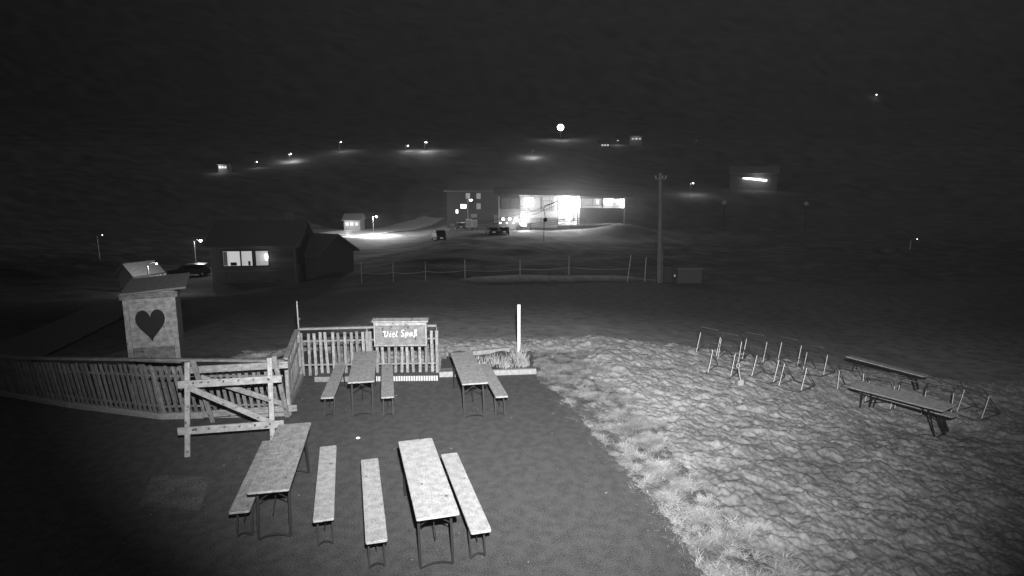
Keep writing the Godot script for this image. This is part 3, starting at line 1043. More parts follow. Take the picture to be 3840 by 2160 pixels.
# ---------------------------------------------------------------- the slope below the terrace
func make_slope_things() -> void:
	var P := [
		[-11.06, -44.5, 1.6, 0.0], [-8.53, -43.5, 1.45, 0.0], [-6.24, -43.7, 1.4, 0.0], [-3.46, -44.6, 1.55, 0.0],
		[0.61, -46.0, 1.5, 0.0], [4.17, -44.6, 1.65, 0.01], [8.04, -42.2, 1.85, 0.11], [9.25, -42.2, 1.7, 0.03],
	]
	var names := ["next to the dark barn", "second from the barn end of the row", "third from the barn end of the row", "at the barn end of the snow ridge", "in the middle of the snow ridge", "at the utility pole end of the snow ridge", "leaning, nearest the snow ridge end", "beside the utility pole"]
	var tops := []
	for i in P.size():
		var a: Array = P[i]
		var g := Vector3(a[0], ground(a[0], a[1]) - 0.1, a[1])
		var t := thing("boundary_pole", "thin pale slope marker pole " + names[i], "pole", g, 0, "marker poles along the ski slope")
		var b := mb()
		b.tube([Vector3.ZERO, Vector3(a[3] * a[2], a[2] + 0.1, 0)], 0.022, 8)
		part("shaft", b, wmat(M.fence.albedo_texture, 0.5, 2, 0.8, 1.9 if i > 2 else 1.1), t)
		tops.append(g + Vector3(a[3] * a[2] * 0.5, a[2] * 0.55, 0))
	for i in 6:
		var b := mb()
		var pts := []
		for k in 9:
			var q := k / 8.0
			pts.append(tops[i].lerp(tops[i + 1], q) - Vector3(0, 0.25 * q * (1 - q) * 4 * 0.4, 0))
		b.tube(pts, 0.007, 5)
		var r := part("boundary_rope", b, mat(0.5), self)
		tag(r, "slack rope strung from the marker pole " + names[i], "rope", "ropes between the marker poles")
	# utility pole
	var g := Vector3(10.0, ground(10.0, -41.5) - 0.2, -41.5)
	var t := thing("utility_pole", "tall wooden utility pole standing on the slope", "utility pole", g)
	var b := mb()
	b.tube([Vector3(0.1, 0, 0), Vector3(0, 4, 0), Vector3(-0.12, 7.6, 0)], 0.17, 12, 0.12)
	part("shaft", b, M.pole, t)
	b = mb()
	b.bar(Vector3(-0.5, 7.2, 0.16), Vector3(0.26, 7.23, 0.16), 0.08, 0.07)
	part("crossarm", b, M.pole, t)
	for u in [-0.45, 0.0, 0.22]:
		part("insulator", mb().lathe(at(Vector3(u, 7.28, 0.16)), [Vector2(0.03, 0), Vector2(0.06, 0.05), Vector2(0.03, 0.1), Vector2(0.05, 0.14), Vector2(0.001, 0.17)], 8), mat(0.3), t)
	b = mb()
	b.tube([Vector3(0.28, 0.2, 0.1), Vector3(0.22, 2.4, 0.1)], 0.035, 6)
	part("conduit", b, M.pole, t)
	for e in [[-0.65, Vector3(-40, 7.0, -20)], [0.45, Vector3(60, 8.0, 12)]]:
		pass
	# control cabinet, panel and small reflector
	g = Vector3(10.75, ground(10.75, -42.0), -42.0)
	t = thing("control_cabinet", "dark upright cabinet at the foot of the utility pole", "cabinet", g)
	b = mb()
	b.box(at(Vector3(0, 0.62, 0)), Vector3(0.62, 1.24, 0.5), 0.02)
	part("housing", b, M.metal_dark, t)
	b = mb()
	b.box(at(Vector3(0, 0.62, 0.256)), Vector3(0.54, 1.1, 0.012))
	part("door", b, mat(0.035, 0.6), t)
	g = Vector3(12.45, ground(12.45, -42.4), -42.4)
	t = thing("wall_panel", "grey low hut wall beside the dark cabinet", "shed", g, 0.1)
	b = mb()
	b.box(at(Vector3(0, 0.52, -0.5)), Vector3(1.75, 1.04, 1.0), 0.02)
	part("wall", b, mat(0.07), t)
	b = mb()
	b.box(Transform3D(Basis(Vector3.RIGHT, 0.06), Vector3(0, 1.09, -0.5)), Vector3(1.95, 0.07, 1.2))
	part("roof", b, M.roof, t)
	g = Vector3(11.2, ground(11.2, -41.7), -41.7)
	t = thing("reflector_stake", "short stake with a bright reflector beside the dark cabinet", "stake", g)
	b = mb()
	b.tube([Vector3.ZERO, Vector3(0, 0.5, 0)], 0.015, 6)
	part("shaft", b, M.metal_dark, t)
	part("reflector", mb().box(at(Vector3(0, 0.54, 0.0)), Vector3(0.1, 0.14, 0.03), 0.01), M.letter, t)
	# two tall dim globes on posts far on the slope
	for a in [[44.0, -128.0, 5.3, "unlit globe lamp post beside the slope, nearer the utility pole"], [61.0, -128.0, 5.2, "unlit globe lamp post farther out on the dark slope"]]:
		g = Vector3(a[0], ground(a[0], a[1]), a[1])
		t = thing("globe_lamp", a[3], "street lamp", g, 0, "globe lamp posts")
		part("post", mb().tube([Vector3.ZERO, Vector3(0, a[2], 0)], 0.07, 8), M.metal_dark, t)
		part("globe", mb().lathe(at(Vector3(0, a[2], 0)), [Vector2(0.1, 0), Vector2(0.4, 0.25), Vector2(0.45, 0.5), Vector2(0.3, 0.8), Vector2(0.01, 0.9)], 12), M.dim, t)

# ---------------------------------------------------------------- lamps
func street_lamp(label: String, p: Vector3, h: float, energy: float, r: float, bulb: Material, arm := 0.8, spread := 1.3) -> Node3D:
	var t := thing("street_lamp", label, "street lamp", p, 0, "street lamps in the valley and on the hill")
	part("pole", mb().tube([Vector3.ZERO, Vector3(0, h - 0.1, 0)], 0.08, 8, 0.05), M.steel, t)
	var b := mb()
	b.tube([Vector3(0, h - 0.15, 0), Vector3(arm * 0.5, h + 0.05, 0), Vector3(arm, h + 0.08, 0)], 0.04, 6)
	part("arm", b, M.steel, t)
	b = mb()
	b.lathe(at(Vector3(arm, h + 0.02, 0)), [Vector2(r * spread, 0.0), Vector2(r * spread * 0.8, 0.12), Vector2(0.08, 0.2), Vector2(0.001, 0.22)], 12)
	part("hood", b, M.metal_dark, t)
	part("bulb", mb().lathe(at(Vector3(arm, h - 0.05, 0)), [Vector2(0.001, -r), Vector2(r * 0.7, -r * 0.7), Vector2(r, -0.02), Vector2(r * 0.9, 0.04), Vector2(0.001, 0.06)], 10), bulb, t)
	if energy > 0:
		lamp(p + Vector3(arm, h - 0.05 - r * 0.4, 0), energy, r * 0.5)
	return t

func lamp(p: Vector3, energy: float, size := 0.1) -> void:
	var l := OmniLight3D.new()
	l.name = numbered("lamp_light")
	l.position = p
	l.light_energy = energy
	l.light_size = size
	l.omni_range = 90.0
	l.omni_attenuation = 2.0
	l.shadow_enabled = true
	add_child(l)

func make_lamps() -> void:
	var G := func(x: float, z: float) -> Vector3: return Vector3(x, ground(x, z), z)
	street_lamp("street lamp lighting the snowy parking lot beyond the barn", G.call(-31.2, -138.0), 4.6, 320.0, 0.22, M.bulb)
	street_lamp("street lamp above the parked car beside the house with lit windows", G.call(-39.0, -75.0), 4.0, 22.0, 0.16, M.bulb)
	street_lamp("snow-hung street lamp beside the small gabled hut", G.call(-32.4, -54.0), 2.6, 10.0, 0.09, M.bulb_soft)
	street_lamp("hill street lamp above the dark barn, lighting a snowy bank", G.call(-82.5, -300.0), 4.6, 16.0, 0.22, M.bulb)
	street_lamp("hill street lamp beside the long lit snow bank", G.call(-41.7, -300.0), 4.5, 60.0, 0.22, M.bulb)
	street_lamp("lowest-standing lamp on the hill road next to the long lit bank", G.call(-51.0, -302.0), 2.8, 12.0, 0.2, M.bulb)
	street_lamp("hill street lamp on the lit diagonal track", G.call(-99.7, -280.0), 3.9, 34.0, 0.2, M.bulb)
	street_lamp("small lone lamp at the foot of the hill next to the lit cottage", G.call(-107.0, -260.0), 2.6, 3.0, 0.16, M.bulb)
	street_lamp("street lamp lighting the road beyond the utility pole", G.call(57.5, -200.0), 4.0, 14.0, 0.18, M.bulb)
	street_lamp("dim street lamp on the hill above the station roof", G.call(54.0, -325.0), 2.6, 6.0, 0.12, M.bulb_soft)
	street_lamp("tiny distant lamp on the hill behind the utility pole", G.call(96.0, -330.0), 2.0, 0.0, 0.09, M.bulb_soft)
	street_lamp("lonely distant lamp high on the dark mountainside", G.call(297.0, -520.0), 4.0, 0.0, 0.3, M.bulb)
	street_lamp("faint small lamp low on the dark slope far from everything", G.call(53.5, -82.0), 1.5, 0.0, 0.04, M.bulb_soft)
	street_lamp("faint small lamp at the dark roadside near the frame edge", G.call(-61.0, -90.0), 3.8, 0.0, 0.06, M.bulb_soft)
	street_lamp("small shaded lamp lighting a snow patch above the station roof", G.call(9.0, -288.0), 3.6, 36.0, 0.05, M.bulb_soft)
	# the big floodlight over the ski run
	var p: Vector3 = G.call(27.0, -350.0)
	var t := thing("floodlight", "large glaring floodlight on a mast above the ski run", "floodlight", p)
	part("mast", mb().tube([Vector3.ZERO, Vector3(0, 6.0, 0)], 0.15, 8), M.steel, t)
	part("housing", mb().lathe(Transform3D(Basis(Vector3.RIGHT, PI / 2), Vector3(0, 7.0, 0)), [Vector2(1.9, 0.0), Vector2(1.6, -0.5), Vector2(0.001, -0.7)], 20), M.metal_dark, t)
	part("lamp_glass", mb().lathe(Transform3D(Basis(Vector3.RIGHT, PI / 2), Vector3(0, 7.0, 0.02)), [Vector2(0.001, 0.4), Vector2(1.0, 0.28), Vector2(1.8, 0.0)], 20), glow(0.9, 4.0), t)
	lamp(p + Vector3(0, 7.0, 1.2), 70.0, 1.0)

# ---------------------------------------------------------------- buildings
func window(t: Node3D, x: Transform3D, w: float, h: float, pane: Material, frame: Material, bars := 0) -> void:
	var b := mb()
	var k := 0.07
	b.box(x * at(Vector3(0, h / 2 + k / 2, 0)), Vector3(w + 2 * k, k, 0.08))
	b.box(x * at(Vector3(0, -h / 2 - k / 2, 0)), Vector3(w + 2 * k, k, 0.08))
	for s in [-1, 1]: b.box(x * at(Vector3(s * (w / 2 + k / 2), 0, 0)), Vector3(k, h, 0.078))
	for i in bars: b.box(x * at(Vector3(-w / 2 + w * (i + 1) / (bars + 1), 0, 0.005)), Vector3(0.06, h, 0.07))
	var f := part("window", b, frame, t)
	part("pane", mb().box(x * at(Vector3(0, 0, -0.02)), Vector3(w, h, 0.012)), pane, f)

func house(called: String, label: String, category: String, p: Vector3, yaw: float, w: float, d: float, h: float, ridge: float, wall: Material, roof: Material, over := 0.5, deep := 4.0) -> Node3D:
	# gable ends on the x axis ends; ridge along x
	var t := thing(called, label, category, p, yaw)
	var gable := PackedVector2Array([Vector2(-d / 2, -deep), Vector2(d / 2, -deep), Vector2(d / 2, h), Vector2(0, h + ridge), Vector2(-d / 2, h)])
	part("wall", mb().prism(Transform3D(Basis(Vector3(0, 0, -1), Vector3.UP, Vector3.RIGHT), Vector3(w / 2, 0, 0)), gable, w), wall, t)
	var sl := sqrt(pow(d / 2, 2) + ridge * ridge) + over
	var a := atan2(ridge, d / 2)
	for s in [-1, 1]:
		var b := mb()
		var mid := Vector3(0, h + ridge + 0.1, 0) + Vector3(0, -sin(a), s * cos(a)) * (sl / 2)
		b.box(Transform3D(Basis(Vector3.RIGHT, s * a), mid), Vector3(w + 2 * over, 0.16, sl))
		part("roof", b, roof, t)
	return t

func make_station() -> void:
	# valley station of the lift: dark roof, lit hall behind a glazed front, tall open bay
	var zf := -128.0
	var t := thing("lift_station", "brightly lit valley station of the ski lift with a glazed front", "lift station", Vector3(0, 0, zf))
	var yr := 1.75
	var ys := -1.25
	var yf := -4.0
	var x0 := -2.6
	var x1 := 23.2
	var dark := mat(0.06)
	part("roof", mb().box(Transform3D(Basis(Vector3(0, 0, 1), -0.022), Vector3(10.6, yr + 0.75, -7.0)), Vector3(28.6, 1.3, 17.0), 0.05), dark, t)
	part("floor", mb().box(at(Vector3(10.3, yf - 0.15, -7.0)), Vector3(25.8, 0.3, 14.0)), M.concrete, t)
	part("back_wall", mb().box(at(Vector3(10.3, -1.0, -14.1)), Vector3(25.8, 6.4, 0.2)), M.plaster, t)
	for x in [x0 - 0.1, x1 + 0.1]:
		part("end_wall", mb().box(at(Vector3(x, -1.2, -7.0)), Vector3(0.2, 5.9, 14.4)), M.plaster, t)
	# partition walls between the hall, the bay and the side rooms
	for x in [1.45, 9.42, 14.2]:
		part("partition", mb().box(at(Vector3(x, -1.1, -7.3)), Vector3(0.16, 5.7, 13.4)), M.plaster, t)
	# lower front wall below the glazing
	var pale := wmat(M.plaster.albedo_texture, 0.4, 0.4, 0.9, 0.9)
	part("front_wall", mb().box(at(Vector3(5.62, ys - 0.72, 0)), Vector3(7.7, 1.36, 0.24)), pale, t)
	part("front_base", mb().box(at(Vector3(5.62, -3.4, -0.04)), Vector3(7.7, 2.6, 0.2)), wmat(M.plaster.albedo_texture, 0.4, 0.4, 0.9, 0.35), t)
	part("side_front_wall", mb().box(at(Vector3(-0.55, -2.95, 0)), Vector3(4.2, 4.3, 0.24)), wmat(M.plaster.albedo_texture, 0.4, 0.4, 0.9, 0.45), t)
	part("dark_front_wall", mb().box(at(Vector3(18.6, -2.3, 0)), Vector3(9.2, 3.3, 0.24)), mat(0.04), t)
	for q in [[-0.55, 4.2], [18.6, 9.2]]:
		part("lintel", mb().box(at(Vector3(q[0], yr - 0.2, 0)), Vector3(q[1], 0.55, 0.22)), dark, t)
	# glazing with mullions
	var glass := mat(0.5, 0.05)
	glass.albedo_color = grey(0.6, 0.08)
	glass.transparency = BaseMaterial3D.TRANSPARENCY_ALPHA
	for q in [[-2.2, 1.4, -0.75, 1.4], [1.75, 5.8, ys, 1.6], [6.3, 9.3, ys, 1.6], [14.7, 18.5, -0.1, 1.3], [18.9, 22.8, -0.35, 1.3]]:
		var cw: float = q[1] - q[0]
		var chh: float = q[3] - q[2]
		window(t, at(Vector3((q[0] + q[1]) / 2, (q[2] + q[3]) / 2, 0.02)), cw, chh, glass, dark, 1)
	for x in [1.5, 6.05, 9.5, 13.6, 14.3, 18.7]:
		part("column", mb().box(at(Vector3(x, -1.2, -0.05)), Vector3(0.22, 5.8, 0.26)), dark, t)
	part("bay_side_panel", mb().box(at(Vector3(13.95, -1.6, -0.02)), Vector3(0.5, 4.8, 0.06)), mat(0.75), t)
	# what stands inside
	part("bull_wheel", mb().lathe(at(Vector3(3.6, -0.35, -4.0)), [Vector2(0.2, -0.2), Vector2(1.5, -0.12), Vector2(1.6, 0.0), Vector2(1.5, 0.12), Vector2(0.2, 0.2)], 24), dark, t)
	part("drive_stand", mb().box(at(Vector3(3.6, -2.2, -4.0)), Vector3(0.6, 3.4, 0.6)), dark, t)
	var gantry := mb()
	gantry.box(at(Vector3(7.4, 0.7, -3.0)), Vector3(2.6, 0.12, 0.12))
	gantry.box(at(Vector3(6.6, -1.4, -3.0)), Vector3(0.12, 4.2, 0.1))
	gantry.box(at(Vector3(8.4, -1.4, -3.0)), Vector3(0.12, 4.2, 0.1))
	gantry.bar(Vector3(6.6, -1.0, -3.0), Vector3(8.4, 0.3, -3.0), 0.1, 0.08)
	part("gantry", gantry, dark, t)
	part("control_desk", mb().box(at(Vector3(10.6, -1.0, -5.0)), Vector3(0.9, 0.55, 0.5), 0.03), mat(0.3), t)
	part("kiosk", mb().box(at(Vector3(12.6, -2.5, -9.0)), Vector3(1.6, 2.6, 1.2), 0.03), mat(0.4), t)
	for i in 4:
		part("pipe", mb().tube([Vector3(-2.2 + i * 1.0, 0.9, -3.0), Vector3(-2.2 + i * 1.0, -1.6, -3.0)], 0.06, 6), mat(0.4), t)
	part("pipe", mb().tube([Vector3(-2.3, 1.0, -2.8), Vector3(1.3, 1.0, -2.8)], 0.07, 6), mat(0.5), t)
	for i in 9:
		part("hanger_rail", mb().box(at(Vector3(14.9 + i * 0.42, 0.55, -2.0 - (i % 3) * 0.4)), Vector3(0.12, 1.1, 0.12)), mat(0.35), t)
	# hall lights
	var L := [[3.5, 0.95, -1.6, 1.9, 0.9, 150.0], [11.9, 1.0, -2.4, 3.0, 0.5, 150.0], [12.2, 0.2, -6.0, 2.0, 0.6, 100.0], [20.2, 0.75, -1.4, 2.2, 0.8, 130.0], [22.2, 0.7, -1.6, 0.9, 0.6, 12.0]]
	var names := ["over the bull wheel window", "high in the open bay", "deep in the open bay", "in the window beside the dark wall", "in the last window of the glazed front"]
	for i in L.size():
		var a: Array = L[i]
		var s := thing("station_lamp", "glaring strip lamp " + names[i], "lamp", Vector3(a[0], a[1], zf + a[2]), 0, "lamps in the lift station")
		part("housing", mb().box(at(Vector3(0, a[4] / 2 + 0.05, 0)), Vector3(a[3], 0.1, 0.3)), dark, s)
		part("diffuser", mb().box(at(Vector3.ZERO), Vector3(a[3], a[4], 0.2), 0.05), glow(0.9, 7.0), s)
		lamp(Vector3(a[0], a[1] - a[4] / 2 - 0.15, zf + a[2]), a[5] * 0.8, 0.3)
	# lamps along the plinth; small glowing discs added in place of their reflections
	var Q := [[-1.85, -2.95, 0.28], [-0.5, -2.93, 0.3], [0.72, -3.0, 0.28], [-2.4, -3.75, 0.12], [-1.05, -3.75, 0.12], [0.3, -3.75, 0.13]]
	var qn := ["first large round bulkhead lamp", "middle large round bulkhead lamp", "last large round bulkhead lamp", "first small painted lamp reflection", "middle small painted lamp reflection", "last small painted lamp reflection"]
	for i in Q.size():
		var a: Array = Q[i]
		var s := thing("lamp_and_reflection", "%s on the station front beside the entrance" % qn[i], "lamp", Vector3(a[0], a[1], zf + 0.2), 0, "round lamps on the station front")
		part("base", mb().box(at(Vector3.ZERO), Vector3(a[2] * 1.6, a[2] * 1.2, 0.1), 0.03), dark, s)
		part("glass", mb().lathe(Transform3D(Basis(Vector3.RIGHT, PI / 2), Vector3(0, 0, 0.06)), [Vector2(0.001, a[2] * 0.7), Vector2(a[2] * 0.6, a[2] * 0.5), Vector2(a[2], 0.0)], 12), glow(0.9, 10.0), s)
	var bl := thing("ground_floodlight", "bright floodlight standing on the ground before the station wall", "floodlight", Vector3(2.35, -4.05, zf + 1.3))
	part("bracket", mb().box(at(Vector3(0, -0.6, 0)), Vector3(0.12, 1.0, 0.12)), dark, bl)
	part("lamp_glass", mb().box(at(Vector3(0, 0.1, 0)), Vector3(1.3, 0.7, 0.25), 0.08), glow(0.9, 9.0), bl)
	lamp(Vector3(2.35, -3.6, zf + 2.0), 28.0, 0.2)
	# spill on the snow before the bay
	lamp(Vector3(11.4, 0.6, zf + 1.2), 90.0, 0.4)
	# walkway railings
	for r in [[0.0, "front"], [1.6, "rear"]]:
		var q := thing("walkway_railing", "dark %s railing climbing along the ramp to the station bay" % r[1], "railing", Vector3.ZERO, 0, "railings of the station ramp")
		for k in 3:
			part("rail", mb().tube([Vector3(1.0, -4.95 + k * 0.4, zf + 4.6 - r[0]), Vector3(5.0, -4.35 + k * 0.4, zf + 4.0 - r[0]), Vector3(9.0, -3.75 + k * 0.4, zf + 3.4 - r[0]), Vector3(15.0, -3.45 + k * 0.4, zf + 3.0 - r[0])], 0.05, 6), dark, q)
		for k in 6:
			var u := k / 5.0
			part("post", mb().tube([Vector3(1.0 + 13.8 * u, lerpf(-5.5, -4.4, sqrt(u)), zf + 4.6 - 1.5 * u - r[0]), Vector3(1.0 + 13.8 * u, lerpf(-4.1, -2.65, sqrt(u)), zf + 4.6 - 1.5 * u - r[0])], 0.045, 6), dark, q)
	# drag lift hanger before the front
	var hz := -96.0
	var hg := thing("lift_hanger", "drag lift hanger with a round plate on a bent rod", "lift hanger", Vector3(5.15, 0, hz))
	part("rod", mb().tube([Vector3(2.2, 1.6, -3), Vector3(0.6, 1.15, -1), Vector3(-0.05, 1.0, 0), Vector3(-0.2, 0.4, 0), Vector3(-0.05, -0.4, 0), Vector3(0.05, -0.9, 0)], 0.05, 8), M.metal_dark, hg)
	part("plate", mb().lathe(Transform3D(Basis(Vector3.RIGHT, PI / 2), Vector3(0.05, -1.2, 0)), [Vector2(0.001, 0.08), Vector2(0.25, 0.06), Vector2(0.33, 0.0), Vector2(0.25, -0.06), Vector2(0.001, -0.08)], 16), M.metal_dark, hg)
	for c in [[0.0, "upper"], [-0.55, "lower"]]:
		var cb := part("haul_cable", mb().tube([Vector3(13.0, 1.1 + c[0], -127.0), Vector3(7.5, 1.6 + c[0], -99.5), Vector3(3.0, 1.2 + c[0], -84.0), Vector3(-30.0, 6.0 + c[0], -20.0)] if false else [Vector3(12.5, 1.05 + c[0], -127.0), Vector3(7.35, 1.6 + c[0], -99.0), Vector3(3.4, 0.4 + c[0], -92.0), Vector3(-4.0, -1.2 + c[0], -90.0)], 0.03, 6), M.metal_dark, self)
		tag(cb, "%s haul cable of the drag lift running into the lit bay" % c[1], "cable", "haul cables")
	var pp := Vector3(5.1, ground(5.1, -98.0), -98.0)
	var mk := thing("run_marker", "thin dark pole standing under the round hanger plate", "pole", pp)
	part("shaft", mb().tube([Vector3.ZERO, Vector3(0, 3.2, 0)], 0.04, 6), M.metal_dark, mk)

func make_car(label: String, p: Vector3, yaw: float, van := false) -> Node3D:
	var t := thing("parked_car", label, "car", p, yaw, "cars parked in the valley")
	var h := 1.95 if van else 1.48
	var l := 4.6
	# side outline, nose towards -x, extruded across
	var prof := PackedVector2Array([Vector2(-l / 2, 0.35), Vector2(-l / 2 + 0.05, 0.8), Vector2(-1.2, 0.98), Vector2(-0.45, h - 0.05), Vector2(0.6, h), Vector2(1.7, h - 0.08), Vector2(2.2, 1.0 if not van else 1.1), Vector2(l / 2, 0.85), Vector2(l / 2, 0.32)])
	part("body", mb().prism(at(Vector3(0, 0, 0.88)), prof, 1.76), M.car, t)
	part("rear_window", mb().box(Transform3D(Basis(Vector3(0, 0, 1), 0.45), Vector3(2.03, h - 0.32, 0)), Vector3(0.05, 0.45, 1.4)), M.glass, t)
	part("windscreen", mb().box(Transform3D(Basis(Vector3(0, 0, 1), -1.0), Vector3(-0.86, 1.22, 0)), Vector3(0.05, 0.6, 1.45)), M.glass, t)
	for s in [-1, 1]:
		part("side_window", mb().box(at(Vector3(0.5, h - 0.33, s * 0.875)), Vector3(2.0, 0.38, 0.03)), M.glass, t)
		part("tail_light", mb().box(at(Vector3(l / 2 - 0.05, 0.88, s * 0.72)), Vector3(0.14, 0.22, 0.22), 0.02), mat(0.3, 0.2), t)
		for x in [-1.4, 1.4]:
			var w := part("wheel", mb().lathe(Transform3D(Basis(Vector3.RIGHT, PI / 2), Vector3(x, 0.31, s * 0.86)), [Vector2(0.001, -0.11), Vector2(0.3, -0.11), Vector2(0.32, 0.0), Vector2(0.3, 0.11), Vector2(0.001, 0.11)], 14), M.tyre, t)
			part("rim", mb().lathe(Transform3D(Basis(Vector3.RIGHT, PI / 2), Vector3(x, 0.31, s * 0.86)), [Vector2(0.001, -0.12), Vector2(0.19, -0.12), Vector2(0.19, 0.12), Vector2(0.001, 0.12)], 12), M.steel, w)
	part("number_plate", mb().box(at(Vector3(l / 2 + 0.02, 0.62, 0)), Vector3(0.03, 0.13, 0.55)), glow(0.8, 0.25), t)  # glows faintly in place of reflected light
	return t

func make_valley() -> void:
	# lit lot and lane beyond the barn
	var b := mb()
	var rows := 22
	for i in rows:
		var q := i / float(rows - 1)
		var cx := lerpf(-46.0, -22.0, q)
		var cz := lerpf(-126.0, -175.0, q)
		for j in 5:
			var s := lerpf(-9.0, 9.0, j / 4.0) * lerpf(1.0, 0.5, q)
			var x := cx + s * 0.75
			var z := cz + s * 0.65
			b.put(Vector3(x, ground(x, z) + 0.12, z), Vector3.UP, Vector2(x, z))
	grid(b, rows, 5)
	struct("road", b, tri_mat(mottled(0.42, 91, 0.03, 0.5, 256, 0.2), 0.1, 0.5))
	# path on the dark side below the long fence
	b = mb()
	for i in 16:
		var q := i / 15.0
		for j in 4:
			var x := lerpf(-17.5, -22.0, q) + (j - 1.5) * 1.0
			var z := lerpf(-14.0, -34.0, q)
			b.put(Vector3(x, ground(x, z) + 0.06, z), Vector3.UP, Vector2(x, z))
	grid(b, 16, 4)
	struct("path", b, M.asphalt)
	# house with lit windows, roof and dark barn in front of the lot
	var hp := Vector3(-24.4, ground(-25.0, -58.0) + 1.85, -60.0)
	var t := house("house", "dark house with a row of three lit ground floor windows", "house", hp, 0.12, 7.6, 7.0, 2.6, 1.9, mat(0.05), mat(0.09))
	var inside := glow(0.5, 0.42)
	var W := [[-1.35, 1.5, inside], [0.0, 0.95, glow(0.5, 0.36)], [1.35, 1.1, glow(0.4, 0.16)]]
	for w in W:
		window(t, at(Vector3(-0.6 + w[0], 1.35, 3.54)), w[1], 1.35, w[2], M.black)
	part("chimney", mb().box(at(Vector3(2.4, 4.6, -0.9)), Vector3(0.7, 1.6, 0.7), 0.02), mat(0.1), t)
	part("gutter", mb().tube([Vector3(-4.2, 2.42, 4.1), Vector3(4.2, 2.4, 4.1)], 0.07, 8), mat(0.08), t)
	part("downpipe", mb().tube([Vector3(3.7, 2.4, 4.05), Vector3(3.7, 2.0, 3.6), Vector3(3.7, -3.0, 3.6)], 0.05, 6), mat(0.1), t)
	for k in 5:
		part("cladding_board", mb().box(at(Vector3(2.5, 0.15 + k * 0.5, 3.53)), Vector3(2.2, 0.44, 0.05), 0.01), mat(0.04 + 0.012 * (k % 3)), t)
	part("balcony_rail", mb().box(at(Vector3(-0.5, 0.25, 4.2)), Vector3(5.4, 0.1, 0.1)), mat(0.08), t)
	for k in 8:
		part("baluster", mb().box(at(Vector3(-3.1 + k * 0.74, -0.25, 4.2)), Vector3(0.07, 0.9, 0.06)), mat(0.06), t)
	part("balcony_floor", mb().box(at(Vector3(-0.5, -0.76, 3.9)), Vector3(5.6, 0.12, 0.9)), mat(0.06), t)
	part("curtain", mb().box(at(Vector3(-2.5, 1.35, 3.56)), Vector3(0.35, 1.3, 0.03)), mat(0.2), t)
	part("chair_back", mb().box(at(Vector3(-1.8, 0.85, 3.56)), Vector3(0.55, 0.3, 0.03), 0.08), M.black, t)
	part("chair_back", mb().box(at(Vector3(-0.4, 0.9, 3.56)), Vector3(0.2, 0.4, 0.03), 0.06), M.black, t)
	part("wall_lamp", mb().lathe(at(Vector3(1.18, 1.35, 3.66)), [Vector2(0.001, -0.2), Vector2(0.1, -0.1), Vector2(0.15, 0.2), Vector2(0.1, 0.36), Vector2(0.001, 0.4)], 10), glow(0.9, 5.0), t)
	lamp(hp + Vector3(1.6, 1.5, 4.3), 0.5, 0.1)
	hp = Vector3(-20.6, ground(-20.6, -62.0), -64.0)
	house("barn", "tall dark barn between the lit-window house and the bright lot", "barn", hp, -0.4, 5.0, 6.0, 2.6, 1.7, mat(0.06), mat(0.09))
	# small gabled hut under the snow-hung lamp
	hp = Vector3(-35.0, ground(-34.6, -55.5) - 0.2, -57.0)
	t = house("garden_hut", "small gabled hut lit by the snow-hung lamp", "hut", hp, 1.15, 2.6, 2.1, 1.5, 0.9, mat(0.3), M.roof_snow, 0.3)
	window(t, at(Vector3(1.74, 1.1, 0), PI / 2), 0.5, 0.5, M.glass, mat(0.4))
	# bush catching the same light
	t = thing("snowy_bush", "frosty bare bush lit by the snow-hung lamp", "bush", Vector3(-31.2, ground(-31.2, -54.5), -54.5))
	b = mb()
	for k in 260:
		var g := rng.randf() * TAU
		var e := Vector3(cos(g) * rng.randf() * 0.9, rng.randf_range(0.3, 1.5), sin(g) * rng.randf() * 0.6)
		b.tube([Vector3(e.x * 0.2, 0, e.z * 0.2), e * 0.6, e + Vector3(0, 0.1, 0)], 0.012, 4)
	part("twigs", b, mat(0.45), t).set_meta("kind", "stuff")
	make_car("dark parked car under the street lamp beside the lit-window house", Vector3(-37.6, ground(-37.6, -71.0), -71.0), 0.25)
	make_car("dark van parked in the open with a pale number plate", Vector3(-13.6, ground(-13.6, -113.0), -113.0), -1.2, true)
	make_car("dark car parked before the snowy forecourt of the station", Vector3(-3.9, ground(-3.9, -118.0), -118.0), -1.35)
	make_car("dark low car next to the lit forecourt snow", Vector3(-1.6, ground(-1.6, -119.5), -119.5), -1.5)
	make_car("dark car standing beyond the kiosk signs", Vector3(-11.2, ground(-11.2, -135.0), -135.0), -1.5)
	# house next to the station with three small lit windows
	hp = Vector3(-9.0, ground(-9.0, -150.0), -150.0)
	t = house("guest_house", "tall dark guest house beside the station with small lit windows", "house", hp, 0.05, 13.0, 9.0, 8.0, 2.5, mat(0.05), mat(0.2), 0.7)
	for a in [[-3.0, 4.2, 0.55, 0.9, 8.0], [-2.3, 4.2, 0.5, 0.9, 8.0], [-4.2, 3.0, 0.5, 0.8, 4.0], [-1.6, 6.6, 1.0, 1.3, 0.12], [0.9, 6.6, 1.0, 1.3, 0.1], [0.9, 4.2, 1.0, 1.3, 0.08]]:
		window(t, at(Vector3(a[0], a[1], 4.54)), a[2], a[3], glow(0.5, a[4]), mat(0.15))
	street_lamp("street lamp glaring before the dark guest house", Vector3(-10.0, ground(-10.0, -140.0), -140.0), 6.3, 4.0, 0.3, M.bulb, 0.7)
